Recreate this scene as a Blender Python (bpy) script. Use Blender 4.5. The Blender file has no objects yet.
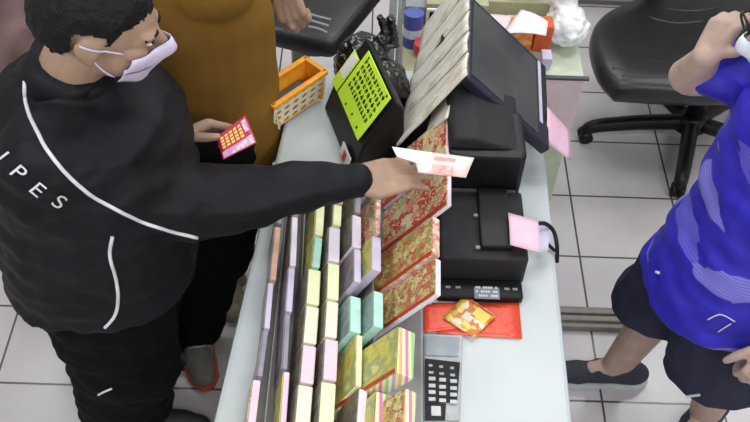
import bpy, bmesh, math, random
import numpy as np
from mathutils import Vector as V, Matrix, noise
from mathutils.bvhtree import BVHTree
random.seed(7)
S = bpy.context.scene
COL = S.collection
# ------------------------------------------------------------------ camera
F, PIT, YAW, ROL, H = 921.36, .8771, -.0182, .0479, 9.085*.3
fw = V((-math.sin(YAW)*math.cos(PIT), math.cos(YAW)*math.cos(PIT), -math.sin(PIT)))
r0 = V((math.cos(YAW), math.sin(YAW), 0)); u0 = r0.cross(fw)
RR = r0*math.cos(ROL)+u0*math.sin(ROL); UU = -r0*math.sin(ROL)+u0*math.cos(ROL)
CAM = V((0, 0, H))
def ray(x, y): return fw*F+RR*(x-375)-UU*(y-211)
def at(x, y, z):                                   # photo pixel -> place in the room at height z
    d = ray(x, y); return CAM+d*((z-H)/d.z)
cd = bpy.data.cameras.new('camera'); co = bpy.data.objects.new('camera', cd); COL.objects.link(co)
m = Matrix((RR, UU, -fw)).transposed().to_4x4(); m.translation = CAM; co.matrix_world = m
cd.sensor_width = 36; cd.lens = F/750*36; cd.clip_start = .02
S.camera = co
S.view_settings.view_transform = 'Standard'; S.view_settings.look = 'None'
S.view_settings.gamma = 1; S.view_settings.use_curve_mapping = False
S.view_settings.exposure = 0.0
KX = 1.3                                           # everything here is of a broad build across the room
# ------------------------------------------------------------------ materials
def lin(c): return tuple(((v/255)/12.92 if v/255 <= .04045 else ((v/255+.055)/1.055)**2.4) for v in c)+(1,)
def mat(name, c, rough=.5, metal=0, spec=.5, var=.06, scale=30, bump=0, bscale=60, trans=0, alpha=1, coat=0):
    mm = bpy.data.materials.new(name); mm.use_nodes = True; nt = mm.node_tree; b = nt.nodes['Principled BSDF']
    b.inputs['Roughness'].default_value = rough; b.inputs['Metallic'].default_value = metal
    b.inputs['Specular IOR Level'].default_value = spec; b.inputs['Coat Weight'].default_value = coat
    b.inputs['Transmission Weight'].default_value = trans; b.inputs['Alpha'].default_value = alpha
    tc = nt.nodes.new('ShaderNodeTexCoord')
    n = nt.nodes.new('ShaderNodeTexNoise'); n.inputs['Scale'].default_value = scale; n.inputs['Detail'].default_value = 3
    nt.links.new(tc.outputs['Object'], n.inputs['Vector'])
    cl = lin(c)
    rp = nt.nodes.new('ShaderNodeValToRGB'); rp.color_ramp.elements[0].position = .3; rp.color_ramp.elements[1].position = .7
    rp.color_ramp.elements[0].color = tuple(max(0, v*(1-var*2)) for v in cl[:3])+(1,)
    rp.color_ramp.elements[1].color = tuple(min(1, v*(1+var*2)) for v in cl[:3])+(1,)
    nt.links.new(n.outputs['Fac'], rp.inputs['Fac']); nt.links.new(rp.outputs['Color'], b.inputs['Base Color'])
    if bump:
        n2 = nt.nodes.new('ShaderNodeTexNoise'); n2.inputs['Scale'].default_value = bscale; n2.inputs['Detail'].default_value = 4
        nt.links.new(tc.outputs['Object'], n2.inputs['Vector'])
        bp = nt.nodes.new('ShaderNodeBump'); bp.inputs['Strength'].default_value = bump; bp.inputs['Distance'].default_value = .01
        nt.links.new(n2.outputs['Fac'], bp.inputs['Height']); nt.links.new(bp.outputs['Normal'], b.inputs['Normal'])
    return mm
def ramp_mat(name, cols, kind='voronoi', scale=60, rough=.35, detail=2, stretch=(1, 1, 1), dist=0.0, rot=0):
    mm = bpy.data.materials.new(name); mm.use_nodes = True; nt = mm.node_tree; b = nt.nodes['Principled BSDF']
    b.inputs['Roughness'].default_value = rough
    tc = nt.nodes.new('ShaderNodeTexCoord'); mp = nt.nodes.new('ShaderNodeMapping'); mp.inputs['Scale'].default_value = stretch
    mp.inputs['Rotation'].default_value = (0, 0, rot)
    nt.links.new(tc.outputs['Object'], mp.inputs['Vector'])
    rp = nt.nodes.new('ShaderNodeValToRGB'); cr = rp.color_ramp; cr.interpolation = 'CONSTANT' if kind != 'noise' else 'LINEAR'
    k = len(cols)
    for i, c in enumerate(cols):
        e = cr.elements[i] if i < 2 else cr.elements.new(i/k)
        e.position = i/k if kind != 'noise' else .3+.4*i/max(1, k-1); e.color = lin(c)
    if kind == 'voronoi':
        n = nt.nodes.new('ShaderNodeTexVoronoi'); n.inputs['Scale'].default_value = scale
        sp = nt.nodes.new('ShaderNodeSeparateColor'); nt.links.new(n.outputs['Color'], sp.inputs['Color'])
        src = sp.outputs['Red']
    elif kind == 'wave':
        n = nt.nodes.new('ShaderNodeTexWave'); n.inputs['Scale'].default_value = scale; n.inputs['Distortion'].default_value = dist
        n.wave_profile = 'SAW'; src = n.outputs['Fac']
    else:
        n = nt.nodes.new('ShaderNodeTexNoise'); n.inputs['Scale'].default_value = scale; n.inputs['Detail'].default_value = detail
        src = n.outputs['Fac']
    nt.links.new(mp.outputs['Vector'], n.inputs['Vector'])
    nt.links.new(src, rp.inputs['Fac']); nt.links.new(rp.outputs['Color'], b.inputs['Base Color'])
    return mm
def print_mat(name, cols, s1, s2, fleck):           # busy printed card: patches of colour with small flecks over them
    mm = ramp_mat(name, cols, 'voronoi', s1); nt = mm.node_tree; b = nt.nodes['Principled BSDF']; L = nt.links
    src = b.inputs['Base Color'].links[0].from_socket; tc = [n for n in nt.nodes if n.type == 'TEX_COORD'][0]
    n = nt.nodes.new('ShaderNodeTexNoise'); n.inputs['Scale'].default_value = s2; n.inputs['Detail'].default_value = 1; L.new(tc.outputs['Object'], n.inputs['Vector'])
    r = nt.nodes.new('ShaderNodeValToRGB'); r.color_ramp.elements[0].position = .55; r.color_ramp.elements[1].position = .62; L.new(n.outputs['Fac'], r.inputs['Fac'])
    mx = nt.nodes.new('ShaderNodeMix'); mx.data_type = 'RGBA'; L.new(r.outputs['Color'], mx.inputs[0]); L.new(src, mx.inputs[6]); mx.inputs[7].default_value = lin(fleck)
    L.new(mx.outputs[2], b.inputs['Base Color']); return mm
M = {}
M['jacket'] = mat('black_nylon', (17, 18, 24), .6, spec=.22, var=.15, scale=8, bump=.25, bscale=22)
M['trousers'] = mat('black_trousers', (13, 13, 16), .85, spec=.12, var=.1, scale=8, bump=.2, bscale=18)
M['piping'] = mat('white_piping', (215, 214, 222), .5)
M['skin'] = mat('skin', (166, 137, 116), .55, var=.05, scale=25, spec=.35)
M['skin_pale'] = mat('skin_paler', (184, 158, 146), .55, var=.05, scale=25, spec=.35)
M['hair'] = mat('black_hair', (15, 14, 16), .6, spec=.25, var=.3, scale=80, bump=.5, bscale=120)
M['mask'] = mat('mask_lilac_white', (214, 204, 232), .7, var=.03)
M['mask_white'] = mat('mask_white', (225, 230, 242), .7, var=.03)
M['brown'] = mat('mustard_brown_cloth', (124, 90, 36), .8, spec=.2, var=.08, scale=6, bump=.15, bscale=14)
M['mauve'] = mat('mauve_cloth', (150, 122, 122), .85, var=.08, scale=10)
M['navy'] = mat('navy_cloth', (42, 43, 62), .75, spec=.25, var=.1, scale=9, bump=.15, bscale=20)
M['orange'] = mat('orange_plastic', (240, 160, 40), .4, var=.08)
M['orange_red'] = mat('orange_red_cloth', (205, 90, 50), .7)
M['black'] = mat('black_plastic', (18, 18, 22), .42, spec=.35, var=.1)
M['black2'] = mat('black_plastic_matt', (36, 35, 38), .6, spec=.3, var=.08)
M['bag'] = mat('black_polythene', (15, 14, 16), .18, var=.1, spec=.7, bump=.5, bscale=25)
M['leather'] = mat('black_leather', (34, 34, 37), .38, var=.1, bump=.15, bscale=14)
M['counter'] = mat('white_laminate', (194, 201, 202), .34, var=.015, scale=3)
M['panel'] = mat('pale_laminate', (196, 202, 200), .5, var=.02)
M['rackm'] = mat('smoky_acrylic', (140, 140, 138), .3, var=.05, alpha=.75)
M['white'] = mat('white_paper', (236, 233, 236), .7, var=.03)
M['whitebag'] = mat('white_polythene', (236, 238, 238), .3, var=.05, bump=.6, bscale=30)
M['pink'] = mat('pink_paper', (232, 190, 208), .7, var=.03)
M['palepink'] = mat('pale_pink_paper', (222, 202, 206), .8, var=.03)
M['palegreen'] = mat('pale_green_board', (196, 206, 184), .6, var=.04)
M['grey'] = mat('grey_steel', (140, 142, 146), .45, var=.05)
M['lightgrey'] = mat('light_grey_steel', (186, 190, 188), .4, var=.04)
M['darkgrey'] = mat('dark_grey', (78, 78, 80), .5)
M['floorgrey'] = mat('brownish_grey_metal', (132, 127, 122), .5)
M['olive'] = mat('olive_board', (166, 164, 132), .6, var=.04)
M['chrome'] = mat('dull_chrome', (130, 134, 124), .3, metal=.7)
M['screen'] = ramp_mat('screen_glass', [(58, 60, 66), (74, 74, 76), (62, 66, 72)], 'noise', 5, rough=.15)
M['bezel'] = mat('dark_blue_bezel', (34, 35, 52), .35)
M['key'] = mat('pale_key', (205, 205, 208), .5)
M['lcd'] = mat('grey_lcd', (128, 138, 146), .25)
M['lcdink'] = mat('lcd_ink', (206, 214, 222), .4)
M['silver'] = mat('silver_plastic', (172, 174, 174), .4)
M['neon'] = mat('neon_yellow_card', (206, 250, 60), .6, var=.03)
M['ink'] = mat('black_ink', (40, 46, 24), .7)
M['red'] = ramp_mat('red_leaflet', [(226, 66, 44), (236, 92, 64), (222, 60, 40)], 'noise', 40)
M['redlabel'] = mat('red_label', (200, 60, 60), .5)
M['card'] = ramp_mat('yellow_card_print', [(226, 182, 60), (214, 120, 50), (238, 214, 120), (200, 190, 84), (240, 225, 190)], 'voronoi', 70)
M['cardw'] = mat('pale_print', (240, 225, 205), .5)
M['scratch'] = mat('magenta_card', (196, 34, 84), .35)
M['scratchdot'] = mat('gold_dot', (240, 214, 96), .4)
M['scratchpink'] = ramp_mat('pink_band', [(224, 140, 206), (206, 176, 190), (236, 206, 226)], 'voronoi', 120)
M['bills'] = ramp_mat('white_red_slips', [(240, 232, 228), (240, 228, 226), (238, 208, 202), (234, 178, 170)], 'noise', 12, rough=.6)
M['slipred'] = ramp_mat('red_print', [(238, 196, 188), (232, 150, 142), (240, 212, 206)], 'noise', 24, rough=.6)
M['sole'] = mat('white_sole', (206, 208, 214), .6)
M['shoe_navy'] = mat('navy_knit', (56, 58, 70), .85, bump=.3, bscale=150)
M['shoe_grey'] = mat('grey_mesh', (120, 116, 110), .8, bump=.3, bscale=120)
M['shoe_black'] = mat('black_shoe', (30, 30, 34), .5)
M['beige'] = mat('beige_shoe', (176, 166, 140), .8)
M['eyewhite'] = mat('eye_white', (222, 216, 210), .3); M['iris'] = mat('dark_iris', (30, 22, 20), .2)
M['blue'] = mat('blue_print', (70, 82, 158), .4)
M['bluewhite'] = mat('bluish_white', (206, 212, 226), .5)
M['wall'] = mat('wall_paint', (214, 213, 206), .85, var=.02, scale=4)
M['ceil'] = mat('ceiling_tile', (225, 225, 222), .9, var=.02)
# ticket faces and edges
M['f_red'] = print_mat('face_red_tan', [(182, 66, 52), (196, 176, 128), (160, 146, 100), (206, 130, 104), (206, 194, 152), (186, 80, 62)], 42, 150, (222, 206, 170))
M['f_olive'] = print_mat('face_olive_gold', [(198, 184, 108), (176, 160, 96), (206, 190, 130), (190, 120, 84), (160, 158, 96), (214, 206, 150)], 70, 190, (186, 70, 56))
M['f_dark'] = ramp_mat('face_grey_olive', [(104, 98, 92), (126, 118, 92), (92, 86, 88), (140, 134, 110)], 'noise', 22)
M['f_lilac'] = ramp_mat('face_lilac_grey', [(122, 112, 124), (150, 138, 146), (98, 90, 104)], 'noise', 18)
M['f_gold'] = ramp_mat('face_gold_green', [(176, 166, 84), (206, 196, 96), (150, 160, 110), (216, 206, 140)], 'noise', 24)
M['f_mint'] = ramp_mat('face_mint_grey', [(106, 122, 122), (138, 160, 156), (96, 100, 110)], 'noise', 20)
M['f_pale'] = ramp_mat('face_pale_print', [(226, 222, 212), (214, 209, 196), (232, 229, 224), (216, 208, 176), (190, 187, 184), (230, 228, 224)], 'noise', 26, detail=5, stretch=(.5, 1.7, .5))
M['e_white'] = mat('edge_white', (232, 222, 234), .7, var=.03); M['e_yellow'] = mat('edge_yellow', (238, 240, 192), .7, var=.04)
M['e_cream'] = mat('edge_cream', (234, 230, 206), .7, var=.04); M['e_pink'] = mat('edge_pink', (230, 202, 214), .7, var=.04)
M['e_lilac'] = mat('edge_lilac', (210, 200, 224), .7, var=.04); M['e_mint'] = mat('edge_mint', (178, 224, 206), .7, var=.08)
M['e_orange'] = mat('edge_orange', (214, 170, 148), .7, var=.08); M['e_grey'] = mat('edge_grey', (150, 144, 158), .7, var=.08)
M['e_red'] = ramp_mat('edge_red_white', [(206, 84, 70), (236, 216, 200), (214, 130, 104), (240, 226, 214)], 'noise', 30)
M['e_rain'] = ramp_mat('edge_rainbow', [(236, 230, 150), (236, 180, 150), (242, 240, 190), (222, 130, 190), (240, 232, 170), (160, 210, 150), (240, 236, 190), (190, 170, 206)], 'wave', 6, stretch=(1, .03, .03))
M['band_red'] = mat('red_band', (176, 62, 44), .5)
# jersey
def jersey():
    mm = bpy.data.materials.new('blue_jersey'); mm.use_nodes = True; nt = mm.node_tree; b = nt.nodes['Principled BSDF']; L = nt.links
    b.inputs['Roughness'].default_value = .6
    tc = nt.nodes.new('ShaderNodeTexCoord'); mp = nt.nodes.new('ShaderNodeMapping'); mp.inputs['Scale'].default_value = (3.5, 3.5, 11); mp.inputs['Rotation'].default_value = (.5, .65, .3)
    L.new(tc.outputs['Object'], mp.inputs['Vector'])
    v = nt.nodes.new('ShaderNodeTexVoronoi'); v.distance = 'MANHATTAN'; v.inputs['Scale'].default_value = 1.5; L.new(mp.outputs['Vector'], v.inputs['Vector'])
    sp = nt.nodes.new('ShaderNodeSeparateColor'); L.new(v.outputs['Color'], sp.inputs['Color'])
    r = nt.nodes.new('ShaderNodeValToRGB'); r.color_ramp.interpolation = 'CONSTANT'
    cs = [(0, (38, 30, 168)), (.34, (104, 98, 212)), (.48, (46, 36, 182)), (.66, (134, 130, 220)), (.82, (42, 34, 190))]
    for i, (p, c) in enumerate(cs):
        e = r.color_ramp.elements[i] if i < 2 else r.color_ramp.elements.new(p); e.position = p; e.color = lin(c)
    L.new(sp.outputs['Green'], r.inputs['Fac'])
    w = nt.nodes.new('ShaderNodeTexWave'); w.bands_direction = 'Z'; w.inputs['Scale'].default_value = 40; L.new(tc.outputs['Object'], w.inputs['Vector'])
    mx = nt.nodes.new('ShaderNodeMix'); mx.data_type = 'RGBA'; mx.inputs[7].default_value = lin((44, 34, 180))
    ml = nt.nodes.new('ShaderNodeMath'); ml.operation = 'MULTIPLY'; ml.inputs[1].default_value = .45; L.new(w.outputs['Fac'], ml.inputs[0])
    L.new(ml.outputs[0], mx.inputs[0]); L.new(r.outputs['Color'], mx.inputs[6]); L.new(mx.outputs[2], b.inputs['Base Color'])
    return mm
M['jersey'] = jersey()
# floor tiles
def floor_mat():
    mm = bpy.data.materials.new('floor_tiles'); mm.use_nodes = True; nt = mm.node_tree; b = nt.nodes['Principled BSDF']; L = nt.links
    b.inputs['Roughness'].default_value = .25
    tc = nt.nodes.new('ShaderNodeTexCoord'); mp = nt.nodes.new('ShaderNodeMapping')
    mp.inputs['Location'].default_value = (-(2.0207*.4-8), -(9.9301*.3-9), 0)
    L.new(tc.outputs['Object'], mp.inputs['Vector'])
    k = nt.nodes.new('ShaderNodeTexBrick'); k.offset = 0; k.squash = 1; k.inputs['Scale'].default_value = 1
    k.inputs['Brick Width'].default_value = .4; k.inputs['Row Height'].default_value = .3; k.inputs['Mortar Size'].default_value = .0042; k.inputs['Mortar Smooth'].default_value = .2
    k.inputs['Color1'].default_value = lin((206, 200, 203)); k.inputs['Color2'].default_value = lin((200, 195, 198)); k.inputs['Mortar'].default_value = lin((84, 78, 78))
    L.new(mp.outputs['Vector'], k.inputs['Vector'])
    n = nt.nodes.new('ShaderNodeTexNoise'); n.inputs['Scale'].default_value = 5; n.inputs['Detail'].default_value = 4; L.new(tc.outputs['Object'], n.inputs['Vector'])
    r = nt.nodes.new('ShaderNodeValToRGB'); r.color_ramp.elements[0].position = .3; r.color_ramp.elements[0].color = (.9, .89, .89, 1); r.color_ramp.elements[1].position = .65
    L.new(n.outputs['Fac'], r.inputs['Fac'])
    mx = nt.nodes.new('ShaderNodeMix'); mx.data_type = 'RGBA'; mx.blend_type = 'MULTIPLY'; mx.inputs[0].default_value = 1
    L.new(k.outputs['Color'], mx.inputs[6]); L.new(r.outputs['Color'], mx.inputs[7]); L.new(mx.outputs[2], b.inputs['Base Color'])
    return mm
M['floor'] = floor_mat()
# ------------------------------------------------------------------ mesh helpers
def obj(name, bm, m, parent=None, smooth=False, angle=None):
    me = bpy.data.meshes.new(name); bmesh.ops.recalc_face_normals(bm, faces=bm.faces[:]); bm.to_mesh(me); bm.free()
    o = bpy.data.objects.new(name, me); COL.objects.link(o)
    for x in (m if isinstance(m, (list, tuple)) else [m]): me.materials.append(M[x] if isinstance(x, str) else x)
    if smooth:
        for p in me.polygons: p.use_smooth = True
    if parent:
        o.parent = parent; o.matrix_parent_inverse = Matrix.Translation(-parent.location) if parent.parent is None else Matrix.Identity(4)
    return o
def sub(o, parent):                                # parent while keeping place (root sits at a location without rotation)
    o.parent = parent; p = parent; T = V((0, 0, 0))
    while p: T = T+p.location; p = p.parent
    o.matrix_parent_inverse = Matrix.Identity(4); o.location = o.location-T
    return o
def child(name, bm, m, parent, smooth=False, label=None):
    o = obj(name, bm, m, None, smooth); sub(o, parent)
    if label: o['label'] = label
    return o
def tag(o, label, cat, group=None):
    o['label'] = label; o['category'] = cat
    if group: o['group'] = group
    return o
def root(name, loc, label, cat, group=None):
    o = bpy.data.objects.new(name, None); COL.objects.link(o); o.location = loc; o.empty_display_size = .1
    return tag(o, label, cat, group)
def settle(o):                                     # put a mesh thing's origin at the middle of its base
    me = o.data; cs = [v.co for v in me.vertices]
    c = V(((min(v.x for v in cs)+max(v.x for v in cs))/2, (min(v.y for v in cs)+max(v.y for v in cs))/2, min(v.z for v in cs)))
    me.transform(Matrix.Translation(-c)); o.location = c; return o
def struct(name, bm, m):
    o = obj(name, bm, m); o['kind'] = 'structure'; return o
def box(bm, lo, hi, bev=0, seg=2, mi=0):
    g = bmesh.ops.create_cube(bm, size=1); vs = g['verts']
    for v in vs: v.co = V([lo[i]+(v.co[i]+.5)*(hi[i]-lo[i]) for i in range(3)])
    return _bev(bm, vs, bev, seg, mi)
def _bev(bm, vs, bev, seg, mi):
    fs = list({f for v in vs for f in v.link_faces})
    for f in fs: f.material_index = mi
    if bev:
        es = list({e for v in vs for e in v.link_edges})
        r = bmesh.ops.bevel(bm, geom=es, offset=bev, segments=seg, affect='EDGES', profile=.5)
        for f in r['faces']: f.material_index = mi
def obox(bm, o, a, b, c, bev=0, seg=2, mi=0):      # box from a corner and three edge vectors
    o, a, b, c = V(o), V(a), V(b), V(c)
    vs = [bm.verts.new(o+a*i+b*j+c*k) for i in (0, 1) for j in (0, 1) for k in (0, 1)]
    for q in ((0, 1, 3, 2), (4, 6, 7, 5), (0, 4, 5, 1), (2, 3, 7, 6), (0, 2, 6, 4), (1, 5, 7, 3)): bm.faces.new([vs[i] for i in q])
    _bev(bm, vs, bev, seg, mi)
def prism(bm, pts, d, bev=0, mi=0):                # polygon of points pushed along d
    d = V(d); a = [bm.verts.new(V(p)) for p in pts]; b = [bm.verts.new(V(p)+d) for p in pts]; n = len(a)
    bm.faces.new(a); bm.faces.new(b[::-1])
    for i in range(n): bm.faces.new((a[i], b[i], b[(i+1) % n], a[(i+1) % n]))
    _bev(bm, a+b, bev, 2, mi)
def frame_of(d):
    d = d.normalized(); h = V((0, 0, 1)) if abs(d.z) < .9 else V((1, 0, 0))
    a = d.cross(h).normalized(); return a, d.cross(a).normalized()
def tube(bm, pts, r, n=8, kx=1, closed=False):
    pts = [V(p) for p in pts]; rings = []; rs = r if isinstance(r, (list, tuple)) else [r]*len(pts)
    pa = None
    for i, p in enumerate(pts):
        d = pts[min(i+1, len(pts)-1)]-pts[max(i-1, 0)]; a, b = frame_of(d)
        if pa is not None:
            a = (pa-d.normalized()*pa.dot(d.normalized())).normalized(); b = d.normalized().cross(a)
        pa = a
        rg = []
        for k in range(n):
            t = 2*math.pi*k/n; o = (a*math.cos(t)+b*math.sin(t))*rs[i]; rg.append(bm.verts.new(p+V((o.x*kx, o.y, o.z))))
        rings.append(rg)
    for i in range(len(rings)-1):
        for k in range(n): bm.faces.new((rings[i][k], rings[i][(k+1) % n], rings[i+1][(k+1) % n], rings[i+1][k]))
    bm.faces.new(rings[0][::-1]); bm.faces.new(rings[-1])
def spline(pts, n=6):
    pts = [V(p) for p in pts]; out = []
    for i in range(len(pts)-1):
        p0, p1, p2, p3 = pts[max(i-1, 0)], pts[i], pts[i+1], pts[min(i+2, len(pts)-1)]
        for k in range(n):
            t = k/n; out.append(.5*((2*p1)+(p2-p0)*t+(2*p0-5*p1+4*p2-p3)*t*t+(3*p1-p0-3*p2+p3)*t**3))
    return out+[pts[-1]]
def cap(bm, a, b, ra, rb, kx=KX, n=14):            # tapered capsule
    a, b = V(a), V(b); d = b-a
    if d.length < 1e-6: d = V((0, 0, 1e-5))
    dn = d.normalized(); u, w = frame_of(d); rings = []
    prof = [(a, ra, -math.pi/2+k*math.pi/8) for k in range(1, 5)]+[(b, rb, k*math.pi/8) for k in range(0, 4)]
    for c, r, t in prof:
        rg = []
        for k in range(n):
            s = 2*math.pi*k/n; o = (u*math.cos(s)+w*math.sin(s))*(r*math.cos(t))+dn*(r*math.sin(t))
            rg.append(bm.verts.new(c+V((o.x*kx, o.y, o.z))))
        rings.append(rg)
    o = dn*-ra; v0 = bm.verts.new(a+V((o.x*kx, o.y, o.z))); o = dn*rb; v1 = bm.verts.new(b+V((o.x*kx, o.y, o.z)))
    for i in range(len(rings)-1):
        for k in range(n): bm.faces.new((rings[i][k], rings[i][(k+1) % n], rings[i+1][(k+1) % n], rings[i+1][k]))
    for k in range(n):
        bm.faces.new((v0, rings[0][(k+1) % n], rings[0][k])); bm.faces.new((v1, rings[-1][k], rings[-1][(k+1) % n]))
def ell(bm, c, a, b, d, kx=KX, seg=20):            # ellipsoid with axis vectors a, b, d
    g = bmesh.ops.create_uvsphere(bm, u_segments=seg, v_segments=seg//2+2, radius=1)
    for v in g['verts']:
        o = V(a)*v.co.x+V(b)*v.co.y+V(d)*v.co.z; v.co = V(c)+V((o.x*kx, o.y, o.z))
    return g['verts']
def loft(bm, rings, f, s, kx=KX, n=24):            # rings: (centre, half width along s, half depth along f)
    rg = []
    for c, w, d in rings:
        r = []
        for k in range(n):
            t = 2*math.pi*k/n; cx, sx = math.cos(t), math.sin(t)
            o = V(s)*(w*math.copysign(abs(cx)**.85, cx))+V(f)*(d*math.copysign(abs(sx)**.85, sx)); r.append(bm.verts.new(V(c)+V((o.x*kx, o.y, o.z))))
        rg.append(r)
    for i in range(len(rg)-1):
        for k in range(n): bm.faces.new((rg[i][k], rg[i][(k+1) % n], rg[i+1][(k+1) % n], rg[i+1][k]))
    bm.faces.new(rg[0][::-1]); bm.faces.new(rg[-1])
def thick(bm, th):                                  # give an open sheet its thickness
    bm.normal_update(); vs = bm.verts[:]; fs = bm.faces[:]; be = [e for e in bm.edges if len(e.link_faces) == 1]
    tw = {v: bm.verts.new(v.co-v.normal*th) for v in vs}
    for f in fs: bm.faces.new([tw[v] for v in reversed(f.verts)])
    for e in be: a, b = e.verts; bm.faces.new((a, b, tw[b], tw[a]))
def weld(name, bm, m, parent, vox=.007, it=4, fold=0, fscale=9, label=None, cut=None):   # one continuous skin over the joined shapes
    bmesh.ops.recalc_face_normals(bm, faces=bm.faces[:])
    me = bpy.data.meshes.new(name); bm.to_mesh(me); bm.free()
    o = bpy.data.objects.new(name, me); COL.objects.link(o)
    r = o.modifiers.new('r', 'REMESH'); r.mode = 'VOXEL'; r.voxel_size = vox; r.use_smooth_shade = True
    s = o.modifiers.new('s', 'SMOOTH'); s.factor = .5; s.iterations = it
    dg = bpy.context.evaluated_depsgraph_get(); me2 = bpy.data.meshes.new_from_object(o.evaluated_get(dg))
    o.modifiers.clear(); o.data = me2; bpy.data.meshes.remove(me); me2.name = name
    if fold:
        no = [v.normal.copy() for v in me2.vertices]
        for v, nn in zip(me2.vertices, no):
            p = v.co*fscale
            v.co += nn*fold*(noise.noise(V((p.x, p.y, p.z*2.2)))+.6*noise.noise(V((p.x*2.3+9, p.y*2.3, p.z*3.7)))-abs(noise.noise(V((p.x*1.1+3, p.y*1.3, p.z*.7))))*.5)
    if cut:
        b2 = bmesh.new(); b2.from_mesh(me2)
        for co_, no_ in cut:
            rr = bmesh.ops.bisect_plane(b2, geom=b2.verts[:]+b2.edges[:]+b2.faces[:], plane_co=co_, plane_no=no_, clear_outer=True)
            es = [e for e in rr['geom_cut'] if isinstance(e, bmesh.types.BMEdge)]
            bmesh.ops.holes_fill(b2, edges=es, sides=0)
        b2.to_mesh(me2); b2.free()
    for p in me2.polygons: p.use_smooth = True
    me2.materials.clear(); me2.materials.append(M[m])
    if parent: sub(o, parent)
    if label: o['label'] = label
    return o
def bvh(o):
    bm = bmesh.new(); bm.from_mesh(o.data); p = o; T = V((0, 0, 0))
    while p: T = T+p.location; p = p.parent
    bmesh.ops.translate(bm, verts=bm.verts[:], vec=T); t = BVHTree.FromBMesh(bm); bm.free(); return t
def on(t, x, y, off=.004):                         # a place on a garment
    h = t.ray_cast(CAM, ray(x, y).normalized())
    return (h[0]+h[1]*off, h[1]) if h[0] else None
# ------------------------------------------------------------------ hands and heads
def hand(bm, w, d, up, th, curl, sc=1.0, kx=1.15, thumb=None, spread=.12):
    """w wrist, d direction to knuckles, up = back of hand normal, th = +1/-1 side of the thumb along d x up"""
    d = V(d).normalized(); up = (V(up)-d*V(up).dot(d)).normalized(); s = d.cross(up)*th
    L = .088*sc; kn = []
    for i in range(4):
        off = (.030-.020*i)*sc
        k = V(w)+d*(L*(1.0-.05*abs(i-1)))+s*off; kn.append(k)
        cap(bm, V(w)+d*.012*sc+s*off*.62, k, .0165*sc, .0115*sc, kx)
    lens = [(.040, .024, .019), (.045, .028, .020), (.042, .026, .019), (.033, .020, .017)]
    for i in range(4):
        p = kn[i]; dd = (d+s*(spread*(1.2-.8*i))).normalized(); a = 0
        c = curl[i] if isinstance(curl, (list, tuple)) else curl
        for j, l in enumerate(lens[i]):
            a += c*(1.0 if j else .8)
            q = p+(dd*math.cos(a)-up*math.sin(a))*l*sc
            cap(bm, p, q, (.0098-.0009*j)*sc, (.0092-.0011*j)*sc, kx, 10); p = q
    b = V(w)+d*.022*sc+s*.022*sc
    t = thumb or (d*.75+s*.8-up*.35)
    t = V(t).normalized(); p1 = b+(t*.6+s*.5).normalized()*.035*sc; p2 = p1+(t+d*.15).normalized()*.034*sc; p3 = p2+(t*.7+d*.5-up*.1).normalized()*.026*sc
    cap(bm, b, p1, .016*sc, .0125*sc, kx, 10); cap(bm, p1, p2, .0122*sc, .0108*sc, kx, 10); cap(bm, p2, p3, .0108*sc, .0085*sc, kx, 10)
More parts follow.
